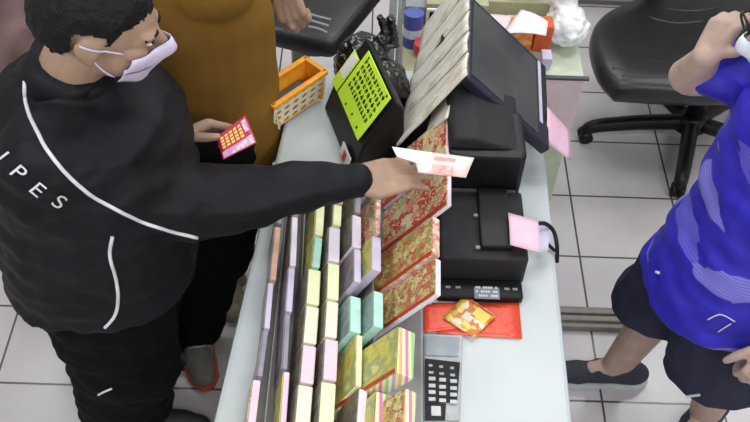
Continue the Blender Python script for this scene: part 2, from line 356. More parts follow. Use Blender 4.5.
class Head:
    def __init__(s, c, f, u, sc=1.0): 
        s.c = V(c); s.f = V(f).normalized(); s.u = (V(u)-s.f*V(u).dot(s.f)).normalized(); s.r = s.f.cross(s.u); s.k = sc
    def p(s, f, r, u):
        o = (s.f*f+s.r*r+s.u*u)*s.k; return s.c+V((o.x*KX, o.y, o.z))
    def e(s, bm, f, r, u, a, b, c, seg=20): ell(bm, s.p(f, r, u), s.f*a*s.k, s.r*b*s.k, s.u*c*s.k, seg=seg)
    def body(s, bm):
        s.e(bm, -.008, 0, .022, .098, .077, .098, 26); s.e(bm, .036, 0, -.048, .062, .062, .075)
        s.e(bm, .068, 0, -.098, .028, .032, .022); s.e(bm, .06, 0, .012, .036, .058, .03)
        cap(bm, s.p(.088, 0, .012), s.p(.116, 0, -.03), .011*s.k, .015*s.k)
        s.e(bm, .108, .014, -.034, .013, .011, .010); s.e(bm, .108, -.014, -.034, .013, .011, .010)
        for q in (1, -1):
            s.e(bm, .062, .04*q, -.022, .028, .022, .022)
            s.e(bm, -.006, .079*q, -.012, .02, .009, .033); s.e(bm, -.014, .084*q, -.002, .018, .006, .024); s.e(bm, 0, .078*q, -.038, .01, .007, .012)
            s.e(bm, .076, .03*q, .026, .018, .026, .009)
        s.e(bm, .092, 0, -.064, .014, .026, .008); s.e(bm, .09, 0, -.076, .014, .022, .009)
    def eyes(s, body):
        for q in (1, -1):
            bm = bmesh.new(); s.e(bm, .0815, .032*q, .006, .011, .013, .0030, 12); e = child('eye', bm, 'eyewhite', body, True)
            bm = bmesh.new(); s.e(bm, .0895, .032*q, .006, .005, .0075, .0034, 10); child('iris', bm, 'iris', body, True)
            bm = bmesh.new(); pts = [s.p(.0905-.008*t-.006*t*t, q*(.034+.02*t), .028-.005*t*t) for t in (-1, -.5, 0, .5, 1)]; tube(bm, spline(pts, 3), .0034, 6); child('eyebrow', bm, 'hair', body, True)
    def hair(s, parent, body, vol=.014, front=.072):
        bm = bmesh.new(); bm.from_mesh(body.data); T = V((0, 0, 0)); q = body
        while q: T = T+q.location; q = q.parent
        bmesh.ops.translate(bm, verts=bm.verts[:], vec=T); kill = []
        bm.normal_update()
        for v in bm.verts:
            o = v.co-s.c; o = V((o.x/KX, o.y, o.z))/s.k; f, r, u = o.dot(s.f), o.dot(s.r), o.dot(s.u)
            pts = ((-.2, -.075), (-.06, -.07), (-.035, -.05), (-.022, .0), (-.005, .026), (.012, .0), (.026, .012), (.04, .045), (.07, front-.004), (.2, front+.01))
            for i in range(len(pts)-1):
                if pts[i][0] <= f < pts[i+1][0]:
                    w = (f-pts[i][0])/(pts[i+1][0]-pts[i][0]); line = pts[i][1]*(1-w)+pts[i+1][1]*w; break
            else: line = 9
            line += .006*noise.noise(v.co*90)
            g = u-line
            if g < 0 or o.length > .17 or (abs(r) > .0745 and u < .03 and -.03 < f < .02): kill.append(v); continue
            w = min(1, g/.05); w = w*w*(3-2*w)
            n = (v.co-s.p(-.01, 0, 0)).normalized()
            v.co += n*(.0015+vol*w+.004*w*noise.noise(v.co*70))
        bmesh.ops.delete(bm, geom=kill, context='VERTS')
        return child('hair', bm, 'hair', parent, True)
    def mask(s, t, parent, m, ear=(1, -1)):
        # cloth sheet laid over nose, mouth and chin
        bm = bmesh.new(); NU, NV = 21, 13; grid = []; D = []; G = np.zeros((NV, NU))
        o0 = s.p(.01, 0, -.05)
        for j in range(NV):
            vv = j/(NV-1); D.append([])
            for i in range(NU):
                uu = -1+2*i/(NU-1)
                az = uu*1.0*(1-.12*abs(vv-.45)); elv = (.46-1.22*vv)-.10*abs(uu)*(1 if vv < .5 else -1.6)
                d = s.f*math.cos(az)*math.cos(elv)+s.r*math.sin(az)*math.cos(elv)+s.u*math.sin(elv); d = V((d.x*KX, d.y, d.z)).normalized()
                h = t.ray_cast(o0, d, .16); D[j].append(d); G[j, i] = (h[0]-o0).length if h[0] else .09
        P_ = np.pad(G, 1, mode='edge'); M_ = np.max([P_[a:a+NV, b:b+NU] for a in range(3) for b in range(3)], axis=0); M_ = np.minimum(M_, G+.02)
        for _ in range(2):
            P_ = np.pad(M_, 1, mode='edge'); M_ = np.mean([P_[a:a+NV, b:b+NU] for a in range(3) for b in range(3)], axis=0); M_ = np.maximum(M_, G)
        for j in range(NV):
            grid.append([bm.verts.new(o0+D[j][i]*(M_[j, i]+.0085+.0025*math.sin(j/(NV-1)*math.pi*5)*(1-abs(-1+2*i/(NU-1))))) for i in range(NU)])
        for j in range(NV-1):
            for i in range(NU-1): bm.faces.new((grid[j][i], grid[j][i+1], grid[j+1][i+1], grid[j+1][i]))
        corners = {(-1): (grid[0][0].co.copy(), grid[-1][0].co.copy()), 1: (grid[0][-1].co.copy(), grid[-1][-1].co.copy())}
        thick(bm, .002)
        mo = child('face_mask', bm, m, parent, True)
        for q in ear:
            for k in (0, 1):
                a = corners[q][k]; b = s.p(-.022, .088*q, .012 if k == 0 else -.036)
                pts = []
                for x in range(9):
                    w = x/8; pp = a.lerp(b, w); out = (pp-s.p(-.01, 0, -.02)).normalized(); h = t.ray_cast(pp+out*.12, -out, .2)
                    pts.append((h[0]+out*.0035) if h[0] else pp)
                b2 = bmesh.new(); tube(b2, pts, .0022, 6); child('ear_loop', b2, m, mo, True)
        return mo
# ------------------------------------------------------------------ room
bm = bmesh.new(); box(bm, (-3.2, -1.5, -.1), (4.2, 5.2, 0)); struct('floor', bm, 'floor')
bm = bmesh.new(); box(bm, (-3.2, -1.5, 3.1), (4.2, 5.2, 3.2)); struct('ceiling', bm, 'ceil')
bm = bmesh.new(); box(bm, (-3.2, 5.1, 0), (4.2, 5.2, 3.1)); struct('wall_back', bm, 'wall')
bm = bmesh.new(); box(bm, (-3.3, -1.5, 0), (-3.2, 5.2, 3.1)); struct('wall_left', bm, 'wall')
bm = bmesh.new(); box(bm, (4.2, -1.5, 0), (4.3, 5.2, 3.1)); struct('wall_right', bm, 'wall')
bm = bmesh.new(); box(bm, (-3.2, -1.6, 0), (4.2, -1.5, 3.1)); struct('wall_front', bm, 'wall')
# ------------------------------------------------------------------ counter
ZC = .85
La, Lb = at(213, 421.5, ZC), at(284, 121, ZC); Ra, Rb = at(573, 421.5, ZC), at(545, 150, ZC)
dl = (Lb-La)/(Lb.y-La.y); dr = (Rb-Ra)/(Rb.y-Ra.y)
Y0, Y1 = .45, 2.125
def Lx(y, ins=0): return La.x+dl.x*(y-La.y)+ins
def Rx(y, ins=0): return Ra.x+dr.x*(y-Ra.y)-ins
ct = root('counter', (.1, 1.3, 0), 'long white laminate shop counter between the customer and the seller', 'counter')
bm = bmesh.new(); prism(bm, [(Lx(Y0), Y0, ZC-.04), (Rx(Y0), Y0, ZC-.04), (Rx(Y1), Y1, ZC-.04), (Lx(Y1), Y1, ZC-.04)], (0, 0, .04), .012)
child('counter_top', bm, 'counter', ct, False)
for nm, a, b in (('front_panel', .03, .06), ):
    bm = bmesh.new(); prism(bm, [(Lx(Y0+.02, .03), Y0+.02, 0), (Lx(Y0+.02, .06), Y0+.02, 0), (Lx(Y1-.02, .06), Y1-.02, 0), (Lx(Y1-.02, .03), Y1-.02, 0)], (0, 0, ZC-.04)); child('front_panel', bm, 'panel', ct)
for yy in (Y0+.02, Y1-.05):
    bm = bmesh.new(); prism(bm, [(Lx(yy, .06), yy, 0), (Rx(yy, .1), yy, 0), (Rx(yy, .1), yy+.03, 0), (Lx(yy, .06), yy+.03, 0)], (0, 0, ZC-.04)); child('end_panel', bm, 'panel', ct)
bm = bmesh.new(); prism(bm, [(Lx(Y0+.05, .06), Y0+.05, .4), (Rx(Y0+.05, .14), Y0+.05, .4), (Rx(Y1-.05, .14), Y1-.05, .4), (Lx(Y1-.05, .06), Y1-.05, .4)], (0, 0, .02)); child('shelf', bm, 'panel', ct)
# ------------------------------------------------------------------ ticket rack and packs
CUST = 'customer edge'
rows = {}   # name: top height, slope angle, pack height, face colour width
def pack(x0, y0, x1, y1, wpx, zt, th, hgt, face, edge, label, group, band=None, yaw=0):
    a, b = at(x0, y0, zt), at(x1, y1, zt)
    t = wpx/430.0
    d = V((-math.cos(th), 0, -math.sin(th)))                        # down the face
    n = V((-math.sin(th), 0, math.cos(th)))                         # out of the face
    L = (b-a)*.985; a = a+(b-a)*.0075
    o = a+n*(t*.5*math.sin(th)) if False else a
    bm = bmesh.new(); tt = -n*t*.92
    # soft pack: edge slightly bowed
    obox(bm, o-n*(t*.04)-V((t*.5, 0, 0))*math.sin(th), L, d*hgt, tt, min(.0025, t*.15), 2)
    r = obj('ticket_pack', bm, edge, None, False); settle(r)
    tag(r, label, 'ticket pack', group)
    bm = bmesh.new(); obox(bm, o-V((t*.5, 0, 0))*math.sin(th)+d*.003+L*.01, L*.98, d*(hgt-.004), n*.0016, 0)
    c = child('printed_face', bm, face, r)
    if band:
        bm = bmesh.new(); q = o-V((t*.5, 0, 0))*math.sin(th)+n*.0016+d*.004
        obox(bm, q+L*.90, L*.085, d*(hgt-.006), n*.0012); child('border_band', bm, band, r)
    return r
T70 = math.radians(72)
ordn = ['nearest the camera']+[w+' from near end' for w in ('second', 'third', 'fourth', 'fifth', 'sixth', 'seventh', 'eighth')]
def row(rowname, zt, th, hgt, face_def, items, group, band=None):
    items = sorted(items, key=lambda i: -i[3])
    for k, it in enumerate(items):
        x0, y0, x1, y1, w, look, edge = it[:7]; face = it[7] if len(it) > 7 else face_def
        pack(x0, y0, x1, y1, w, zt, th, hgt, face, edge, f'{look} ticket pack {ordn[k]} in {rowname}', group, band)
row('outermost rack row', .93, math.radians(78), .07, 'f_lilac', [
    (257, 379, 251, 428, 8, 'pink edged', 'e_pink', 'f_red'), (266, 330, 260, 376, 5, 'grey edged thin', 'e_grey'),
    (271, 282, 267, 328, 6, 'lilac edged thin', 'e_lilac'), (278, 226, 273, 279, 7, 'orange edged thin', 'e_orange'), (285, 178, 279, 223, 6, 'half hidden grey edged', 'e_grey')], 'ticket packs in outermost row')
row('second row from customer side', .95, math.radians(76), .09, 'f_dark', [
    (287, 371, 283, 428, 6, 'pink edged thin', 'e_pink', 'f_gold'), (288, 313, 285, 369, 5, 'grey edged thin', 'e_grey', 'f_lilac'),
    (292, 267, 289, 311, 7, 'lilac edged', 'e_lilac', 'f_lilac'), (295, 216, 293, 265, 7, 'white edged', 'e_white'), (299, 172, 296, 214, 7, 'half hidden pink edged', 'e_pink')], 'ticket packs in second row')
row('third row from customer side', .97, T70, .10, 'f_dark', [
    (306, 384, 302, 432, 15, 'cream edged', 'e_cream'), (310, 344, 307, 382, 14, 'pink edged', 'e_pink'), (313, 305, 310, 342, 14, 'cream yellow edged', 'e_cream'),
    (315, 268, 313, 303, 14, 'bright yellow edged', 'e_yellow'), (319, 236, 316, 266, 9, 'olive faced green edged', 'e_mint', 'f_gold'), (321, 200, 319, 234, 10, 'yellow edged half covered', 'e_yellow', 'f_gold'), (324, 166, 322, 198, 10, 'half hidden white edged', 'e_white')], 'ticket packs in third row')
row('fourth row from customer side', .98, T70, .10, 'f_dark', [
    (329, 381, 326, 430, 15, 'yellow cream edged', 'e_yellow'), (332, 338, 330, 379, 14, 'pink edged', 'e_pink'), (333, 300, 331, 336, 13, 'cream edged', 'e_cream'),
    (334, 262, 333, 298, 13, 'bright yellow edged', 'e_yellow'), (335, 226, 334, 260, 13, 'white lilac edged', 'e_white'), (338, 204, 337, 224, 10, 'small yellow edged', 'e_yellow'), (340, 168, 339, 202, 10, 'half hidden cream edged', 'e_cream')], 'ticket packs in fourth row')
row('fifth row from customer side', 1.0, math.radians(66), .11, 'f_lilac', [
    (364, 388, 361, 430, 9, 'white edged', 'e_white', 'f_dark'), (360, 334, 359, 386, 6, 'yellow green edged', 'e_yellow', 'f_gold'), (356, 295, 356, 331, 12, 'mint edged', 'e_mint', 'f_mint'),
    (358, 248, 358, 281, 8, 'lilac edged', 'e_lilac', 'f_lilac'), (357, 214, 357, 246, 11, 'pure white edged', 'e_white', 'f_dark'), (359, 180, 358, 212, 7, 'grey edged thin', 'e_grey', 'f_dark')], 'ticket packs in fifth row')
row('sixth row from customer side', 1.02, math.radians(62), .12, 'f_dark', [
    (379, 290, 379, 326, 11, 'mint edged', 'e_mint', 'f_mint'), (377, 235, 377, 269, 11, 'lilac white edged', 'e_lilac', 'f_gold'), (379, 194, 378, 232, 6, 'red edged half covered', 'e_red', 'f_red')], 'ticket packs in sixth row')
row('tall row beside terminal', 1.08, math.radians(54), .255, 'f_red', [
    (412, 388, 409, 432, 13, 'striped rainbow edged', 'e_rain', 'f_olive'), (408, 326, 406, 373, 20, 'wide rainbow edged', 'e_rain', 'f_gold'),
    (439, 258, 439, 294, 6, 'white edged gold faced', 'e_white', 'f_olive'), (437, 216, 437, 254, 9, 'red edged', 'e_red', 'f_olive'), (450, 160, 450, 205, 5, 'white edged red faced', 'e_white', 'f_red'), (449, 114, 449, 157, 6, 'pink white edged', 'e_pink', 'f_red')], 'tall ticket packs beside terminal', 'band_red')
pack(385, 391, 382, 432, 17, 1.03, math.radians(64), .13, 'f_gold', 'e_rain', 'white and magenta edged ticket pack left of the nearest rainbow pack', 'ticket packs in sixth row')
# rack: tray with sloping backs
rk = root('ticket_rack', (-.02, 1.2, ZC), 'smoky tiered display rack holding the ticket packs on the counter', 'rack')
bm = bmesh.new(); prism(bm, [(Lx(.8, .07), .8, ZC), (.14, .8, ZC), (.15, 1.60, ZC), (Lx(1.6, .07), 1.60, ZC)], (0, 0, .012)); child('tray', bm, 'rackm', rk)
for (xa, ya, xb, yb, zt, th, h_, w_) in ((283, 178, 255, 425, .93, 78, .07, 8), (299, 172, 286, 425, .95, 76, .09, 9), (326, 166, 309, 428, .97, 72, .1, 15), (344, 168, 334, 428, .98, 72, .1, 15), (365, 180, 368, 428, 1.0, 66, .11, 12)):
    a, b = at(xa, ya, zt), at(xb, yb, zt); t = math.radians(th); d = V((-math.cos(t), 0, -math.sin(t))); n = V((-math.sin(t), 0, math.cos(t)))
    off = -n*(w_/430+.003)
    bm = bmesh.new(); obox(bm, a+off+d*.03, b-a, d*((zt-.03-ZC-.014)/math.sin(t)-.02), -n*.003); child('divider', bm, 'rackm', rk)
# pale strips hanging over a stand at the far end
def strip(y0, y1, xt, zt, bx, by0, by1, zb, label, cols='f_pale'):
    A, B = at(xt[0], y0, zt), at(xt[1], y1, zt); C_, D = at(bx[0], by0, zb), at(bx[1], by1, zb)
    bm = bmesh.new(); N = 14; K = 4; g = []
    nn = (B-A).cross(C_-A).normalized()
    if nn.z < 0: nn = -nn
    for i in range(N+1):
        t = i/N; rw = []
        for k in range(K+1):
            s = k/K; p = (A.lerp(B, s)).lerp(C_.lerp(D, s), t)
            p = p+nn*(.004*math.sin(s*math.pi)+.003*noise.noise(p*14)); rw.append(bm.verts.new(p))
        g.append(rw)
    for i in range(N):
        for k in range(K): bm.faces.new((g[i][k], g[i][k+1], g[i+1][k+1], g[i+1][k]))
    thick(bm, .006)
    o = obj('ticket_strip_bundle', bm, cols, None, True); settle(o); tag(o, label, 'ticket bundle', 'pale ticket bundles over the far stand')
sy = [-40, -12, 10, 31, 52, 76]; bx_ = [(425, 421), (420, 415), (414, 409), (408, 403), (402, 398)]; byy = [28, 54, 76, 98, 121, 148]
wh = ['farthest from camera', 'second from the far end', 'in the middle of five', 'fourth from the far end', 'nearest the neon sign']
for k in range(5):
    strip(sy[k]+1.5, sy[k+1]-1.5, (472-k*.6, 471-k*.8), 1.2+.006*(k % 2), bx_[k], byy[k]+1, byy[k+1]-1, .95-.004*k, 'pale ticket strip bundle '+wh[k]+', left of tilted screen')
strip(82, 118, (462, 448), 1.1, (437, 428), 106, 136, 1.0, 'short pale ticket strip bundle touching the black terminal corner')
# stand under the strips
bm = bmesh.new(); sx0 = .17
st = root('strip_stand', (.17, 1.85, ZC), 'black sloping stand under the pale ticket strips', 'stand')
bm = bmesh.new(); prism(bm, [(.10, 1.78, ZC), (.225, 1.78, ZC), (.225, 1.78, 1.10), (.20, 1.78, 1.10)], (0, .22, 0), .004); child('wedge', bm, 'black2', st)
# ------------------------------------------------------------------ black wedge with neon sign
z0, h_ = .95, .135
Lp, Bp, Tp = at(339, 93, z0), at(359, 141, z0), at(370, 51, z0+h_); Rp = Bp+(Tp-Lp)
ax = (Bp-Lp); ex = ax.normalized(); up = (Tp-Lp); nrm = up.cross(ax).normalized()
if nrm.z < 0: nrm = -nrm
sb = root('sign_holder', ((Lp.x+Bp.x)/2+.04, (Lp.y+Bp.y)/2, ZC), 'black box with sloping front that carries the neon yellow sign', 'box')
hx = V((up.x, up.y, 0)).normalized()
f0 = at(321, 122, ZC+.02)
perp = V((ex.y, -ex.x, 0)); perp = perp if perp.x > 0 else -perp
P0 = Lp-ex*.055
low = P0-perp*.03; low.z = ZC+.001
q = [low, P0-nrm*.004, P0+up*1.05-nrm*.004, V((P0.x, P0.y, 0))+perp*.115+V((0, 0, 1.06)), V((P0.x, P0.y, 0))+perp*.125+V((0, 0, ZC+.001))]
bm = bmesh.new(); prism(bm, q, ex*(ax.length+.08), .006); child('body', bm, 'black', sb)
bm = bmesh.new(); obox(bm, low+V((0, 0, .012))+ex*.19-perp*.004, ex*.07, (P0-low)*.34, -perp*.003+V((0,0,.001))); lb = child('label_strip', bm, 'white', sb, label='white and red sticker')
bm = bmesh.new(); obox(bm, low+V((0, 0, .014))+ex*.215-perp*.007, ex*.02, (P0-low)*.25, -perp*.002); child('red_mark', bm, 'redlabel', lb)
sg = obj('neon_sign', (lambda b: (obox(b, Lp+nrm*.003, ax, up, nrm*.003, .001), b)[1])(bmesh.new()), 'neon'); settle(sg)
tag(sg, 'neon yellow sign card printed with rows of black characters, on black box', 'sign')
rng = random.Random(3)
for cidx in range(5):
    bm = bmesh.new()
    t = .30+cidx*.13
    big = cidx in (1, 2)
    s = .10
    while s < .9:
        hgt = .075 if not big else .085
        o = Lp+nrm*.0062+up*t+ax*s
        for k in range(5):
            a_, b_ = rng.random()*.5, rng.random()*.5
            if k % 2: obox(bm, o+ax*(hgt*a_)+up*.0, ax*.012, up*(.09), nrm*.0006)
            else: obox(bm, o+up*(.09*b_*1.6), ax*hgt*.75, up*.014, nrm*.0006)
        s += hgt*1.12
    child('character_line', bm, 'ink', sg)
bm = bmesh.new()
for (t, s) in ((.06, .3), (.10, .55), (.08, .8), (.92, .1), (.93, .9)):
    bm = bmesh.new(); obox(bm, Lp+nrm*.0062+up*t+ax*s, ax*.035, up*.045, nrm*.0006); child('printed_mark', bm, 'ink', sg)
sg2 = obj('neon_card', (lambda b: (obox(b, Lp-ex*.054+nrm*.002-up*.02, ex*.045, up*.75, nrm*.003, .001), b)[1])(bmesh.new()), 'neon'); settle(sg2)
tag(sg2, 'narrow neon yellow card with a white label at far side of sign', 'card')
o = Lp-ex*.049+nrm*.0052+up*.25; bm = bmesh.new(); obox(bm, o, ex*.035, up*.45, nrm*.001); child('white_label', bm, 'white', sg2)
# ------------------------------------------------------------------ black bag with ears
bm = bmesh.new()
bc = at(374, 72, 1.0)
def knob(bm, c, r, seed, sub_=4, amp=.18, fr=9):
    g = bmesh.ops.create_icosphere(bm, subdivisions=sub_, radius=1)
    for v in g['verts']:
        n = v.co.copy(); k = 1+amp*noise.noise(n*1.6+V((seed, 0, 0)))+amp*.55*abs(noise.noise(n*fr*.5+V((0, seed, 0))))
        v.co = V(c)+V((n.x*r[0]*k, n.y*r[1]*k, n.z*r[2]*k))
knob(bm, at(381, 88, .945), (.075, .085, .095), 2)
knob(bm, at(364, 52, 1.0), (.068, .06, .05), 5, 4, .12)
knob(bm, at(352, 66, .96), (.05, .06, .06), 7, 4, .16)
for (ax_, ay_, bx_, by2) in ((384, 46, 379, 15), (392, 46, 390, 14)):
    pa_, pb_ = at(ax_, ay_, 1.0), at(bx_, by2, 1.1); tube(bm, spline([pa_, pa_.lerp(pb_, .5)+V((.004, 0, .01)), pb_], 5), [.024, .02, .017, .015, .013, .012, .012, .011, .011, .011, .008], 10)
o = weld('plastic_bag', bm, 'bag', None, .006, 1, .005, 40); settle(o); tag(o, 'shiny black plastic bag tied with two ears, behind the neon sign', 'bag')
# ------------------------------------------------------------------ orange basket
bk = root('basket', (at(299, 100, ZC).x, 1.98, ZC), 'orange plastic basket with oval holes on far left of the counter', 'basket')
c0, c1 = at(274, 107, .96), at(326, 72, .96)
e1 = (c1-c0); e1.z = 0; e2 = V((-e1.y, e1.x, 0)).normalized()*.085
def perforated(bm, o, a, b, na, nb, th):
    n = a.cross(b).normalized()*th
    for i in range(na):
        for j in range(nb):
            sh = .5 if j % 2 else 0
            oo = o+a*(i/na)+b*(j/nb); A, B = a/na, b/nb; cc = oo+A*.5+B*.5
            outer = [oo, oo+A*.5, oo+A, oo+A+B*.5, oo+A+B, oo+A*.5+B, oo+B, oo+B*.5]
            inner = [cc+A*.36*math.cos(t)+B*.36*math.sin(t) for t in [math.radians(x) for x in (225, 270, 315, 0, 45, 90, 135, 180)]]
            vo = [bm.verts.new(p) for p in outer]; vi = [bm.verts.new(p) for p in inner]
            for k in range(8): bm.faces.new((vo[k], vo[(k+1) % 8], vi[(k+1) % 8], vi[k]))
    bmesh.ops.remove_doubles(bm, verts=bm.verts[:], dist=.0004)
    thick(bm, th)
dz = V((0, 0, -.098))
for (o_, a_) in ((c0, e1), (c0+e2, e1), (c0, e2), (c0+e1, e2)):
    inn = (c0+e1*.5+e2*.5-(o_+a_*.5)); inn.z = 0; inn.normalize()
    bm = bmesh.new(); perforated(bm, o_+inn*.001, a_, dz+inn*.012, max(3, int(a_.length/.03)), 4, .003); child('perforated_wall', bm, 'e_cream', bk)
    bm = bmesh.new(); obox(bm, o_+inn*.0048+a_*.02, a_*.96, dz*.98+inn*.012, inn*.003); child('inner_wall', bm, 'orange', bk)
    bm = bmesh.new(); obox(bm, o_-inn*.006-a_*.02+V((0, 0, -.008)), a_*1.04, inn*.016, V((0, 0, .014)), .003); child('rim', bm, 'orange', bk)
bm = bmesh.new(); obox(bm, c0+dz*.96+e1*.1+e2*.1, e1*.8, e2*.8, V((0, 0, .003))); child('base', bm, 'orange', bk)
ins = obj('dark_filler', (lambda b: (obox(b, c0+dz*.92+e1*.16+e2*.16, e1*.66, e2*.66, V((0, 0, .05)), .01), b)[1])(bmesh.new()), 'darkgrey'); settle(ins); tag(ins, 'dark block filling the interior of the orange basket', 'packet')  # plain dark block that makes the basket interior dark
# ------------------------------------------------------------------ terminal with tilted screen
zl, zh = .97, 1.17
S1, S2 = at(551, 150, zl), at(547, 66, zl); T1, T2 = at(468, 76, zh), at(472, -3, zh)
tm = root('lottery_terminal', (.31, 1.6, ZC), 'black lottery terminal with tilted touch screen facing the seller', 'terminal')
# main body
bm = bmesh.new(); TY = at(485, 155, 1.08).y; tx0, tx1 = at(447, 180, 1.06).x, at(529, 180, 1.06).x; box(bm, (tx0, TY, ZC+.001), (tx1, TY+.16, 1.08), .014, 3); child('body', bm, 'black', tm, True if False else False)
bm = bmesh.new()
prism(bm, [(tx0+.004, TY+.02, 1.075), (tx0+.006, TY+.02, 1.10), (tx0+.02, TY+.02, 1.115), (tx0+.07, TY+.02, 1.115), (tx1-.01, TY+.02, 1.075)], (0, .2, 0), .008); child('hood', bm, 'black2', tm)
bm = bmesh.new(); box(bm, (.25, TY+.17, ZC+.001), (.43, 1.96, .93), .012, 3); child('stand_foot', bm, 'black', tm)
bm = bmesh.new(); sn = (T1-S1).cross(S2-S1).normalized(); sn = sn if sn.z > 0 else -sn
mc = (S1+S2+T1+T2)/4
tube(bm, [mc-sn*.03, mc-sn*.10, V((mc.x-.04, mc.y-.02, .93))], [.035, .035, .045], 14); child('neck', bm, 'black', tm, True)
bm = bmesh.new(); av, bv = S2-S1, T1-S1
obox(bm, S1-sn*.034, av, bv, sn*.033, .008, 3); sc_ = child('screen_housing', bm, 'bezel', tm)
bm = bmesh.new(); obox(bm, S1+av*.06+bv*.16-sn*.0008, av*.88, bv*.80, sn*.0016); child('screen', bm, 'screen', sc_)
bm = bmesh.new(); obox(bm, S1+av*.22+bv*.095-sn*.0008, av*.74, bv*.035, sn*.002); child('light_strip', bm, 'e_lilac', sc_)
# printer in front
pr = root('receipt_printer', (.285, 1.36, ZC), 'black receipt printer in front of the lottery terminal', 'printer')
bm = bmesh.new(); box(bm, (.185, 1.335, ZC+.001), (.402, TY-.003, .955), .01, 3); child('body', bm, 'black2', pr)
bm = bmesh.new(); box(bm, (.285, 1.36, .953), (.36, TY-.01, .972), .004); child('paper_cover', bm, 'black', pr)
for yy in (1.36, 1.46):
    bm = bmesh.new(); box(bm, (.272, yy, .956), (.284, yy+.008, .964), .002); child('button', bm, 'grey', pr)
bm = bmesh.new(); box(bm, (.20, TY-.014, .955), (.385, TY-.006, .96)); child('seam_or_highlight', bm, 'darkgrey', pr)
dp = root('display_unit', (.29, 1.30, ZC), 'flat black customer display with a small grey LCD', 'display')
bm = bmesh.new(); prism(bm, [(.185, 1.275, ZC+.001), (.395, 1.278, ZC+.001), (.395, 1.33, ZC+.001), (.185, 1.33, ZC+.001)], (0, 0, .025), .005); child('body', bm, 'black', dp)
la, lb_ = at(474, 287, .877), at(500, 299, .877)
bm = bmesh.new(); box(bm, (la.x, lb_.y, .8745), (lb_.x, la.y, .8775)); lc = child('lcd', bm, 'lcd', dp)
bm = bmesh.new()
for i in range(9):
    x = la.x+.004+i*(lb_.x-la.x-.008)/9
    for j in range(3):
        if (i*7+j*3) % 5: box(bm, (x, lb_.y+.005+j*.012, .8775), (x+.005, lb_.y+.011+j*.012, .878))
child('segments', bm, 'lcdink', lc)
for x in (.205, .23, .35, .37):
    bm = bmesh.new(); box(bm, (x, 1.30, .875), (x+.012, 1.306, .878)); child('mark', bm, 'grey', dp)
# pink notes
def sheet(name, pts, m, label, cat, th=.0015, bend=.006, group=None):
    A, B, C_, D = [V(p) for p in pts]; bm = bmesh.new(); g = []
    n = (B-A).cross(D-A).normalized(); n = n if n.z > 0 else -n
    for i in range(7):
        g.append([bm.verts.new((A.lerp(D, i/6)).lerp(B.lerp(C_, i/6), j/6)+n*bend*math.sin(math.pi*i/6)) for j in range(7)])
    for i in range(6):
        for j in range(6): bm.faces.new((g[i][j], g[i][j+1], g[i+1][j+1], g[i+1][j]))
    thick(bm, th)
    o = obj(name, bm, m, None, True); settle(o); return tag(o, label, cat, group)
sheet('paper_note', [at(508, 213, .985), at(538, 221, .985), at(540, 253, .985), at(510, 245, .985)], 'pink', 'pink paper note lying over the right corner of the receipt printer', 'note')
sheet('paper_slip', [at(535, 222, .9), at(549, 226, .9), at(548, 251, .9), at(537, 253, .9)], 'e_lilac', 'pale lilac slip hanging behind the pink printer note', 'note')
sheet('screen_note', [at(547, 107, .99), at(569, 131, .93), at(570, 161, .90), at(545, 141, .96)], 'pink', 'pink note stuck on the lower right edge of the tilted screen', 'note', bend=.003)
# cable
bm = bmesh.new(); tube(bm, spline([at(524, 219, .93), at(535, 223, .93), at(546, 224, .92), at(554, 232, .9), at(557, 246, .875), at(557, 262, .83)], 5), .0055, 8)
cb = obj('cable', bm, 'black', None, True); settle(cb); tag(cb, 'black cable looping over the right edge of the counter', 'cable')
bm = bmesh.new(); tube(bm, spline([at(541, 236, .87), at(547, 243, .862), at(555, 251, .862)], 5), .0045, 8)
cb = obj('cable', bm, 'black', None, True); settle(cb); tag(cb, 'short black cable end lying on counter beside the looping cable', 'cable')
# ------------------------------------------------------------------ red leaflets, card, calculator
sheet('red_leaflet', [at(432, 303, ZC+.004), at(519, 303, ZC+.004), at(522, 339, ZC+.004), at(438, 334, ZC+.004)], 'red', 'red printed leaflet lying on the counter under the yellow card', 'leaflet', bend=.0)
sheet('red_leaflet', [at(424, 305, ZC+.009), at(462, 303, ZC+.009), at(458, 329, ZC+.009), at(424, 333, ZC+.009)], 'red', 'smaller red leaflet tucked between ticket packs and the yellow card', 'leaflet', bend=.0)
cq = [at(465, 295, ZC+.014), at(496, 316, ZC+.014), at(474, 338, ZC+.014), at(443, 318, ZC+.014)]
cdk = sheet('scratch_card', cq, 'card', 'yellow and orange scratch card lying tilted on the red leaflets', 'scratch card', bend=.0)
def patch(nm, s0, s1, t0, t1, m, parent, quad, lift):
    P = lambda s, t: (quad[0].lerp(quad[1], s)).lerp(quad[3].lerp(quad[2], s), t)+V((0, 0, lift))
    bm = bmesh.new(); prism(bm, [P(s0, t0), P(s1, t0), P(s1, t1), P(s0, t1)], (0, 0, .0006)); child(nm, bm, m, parent)
patch('gold_panel', .5, .93, .1, .45, 'scratchdot', cdk, cq, .002); patch('pale_spot', .35, .62, .42, .68, 'cardw', cdk, cq, .002); patch('red_stripe', .05, .95, .04, .09, 'redlabel', cdk, cq, .002)
kc = [at(424, 334, ZC+.012), at(463, 335, ZC+.012), at(460, 421, ZC+.012), at(424, 421, ZC+.012)]
ca = root('calculator', tuple((kc[0]+kc[2])/2-V((0, 0, .012))), 'silver desk calculator with dark keypad beside the ticket packs', 'calculator')
ca.location.z = ZC
bm = bmesh.new(); prism(bm, [V((p.x, p.y, ZC+.001)) for p in (kc[0], kc[1], kc[2], kc[3])], (0, 0, .014), .004); child('case', bm, 'silver', ca)
def CP(x, y, z=ZC+.0155): return at(x, y, z)
bm = bmesh.new(); prism(bm, [CP(426, 336), CP(459, 338), CP(458, 357), CP(425, 356)], (0, 0, .003), .001); child('display_window', bm, 'lcd', ca)
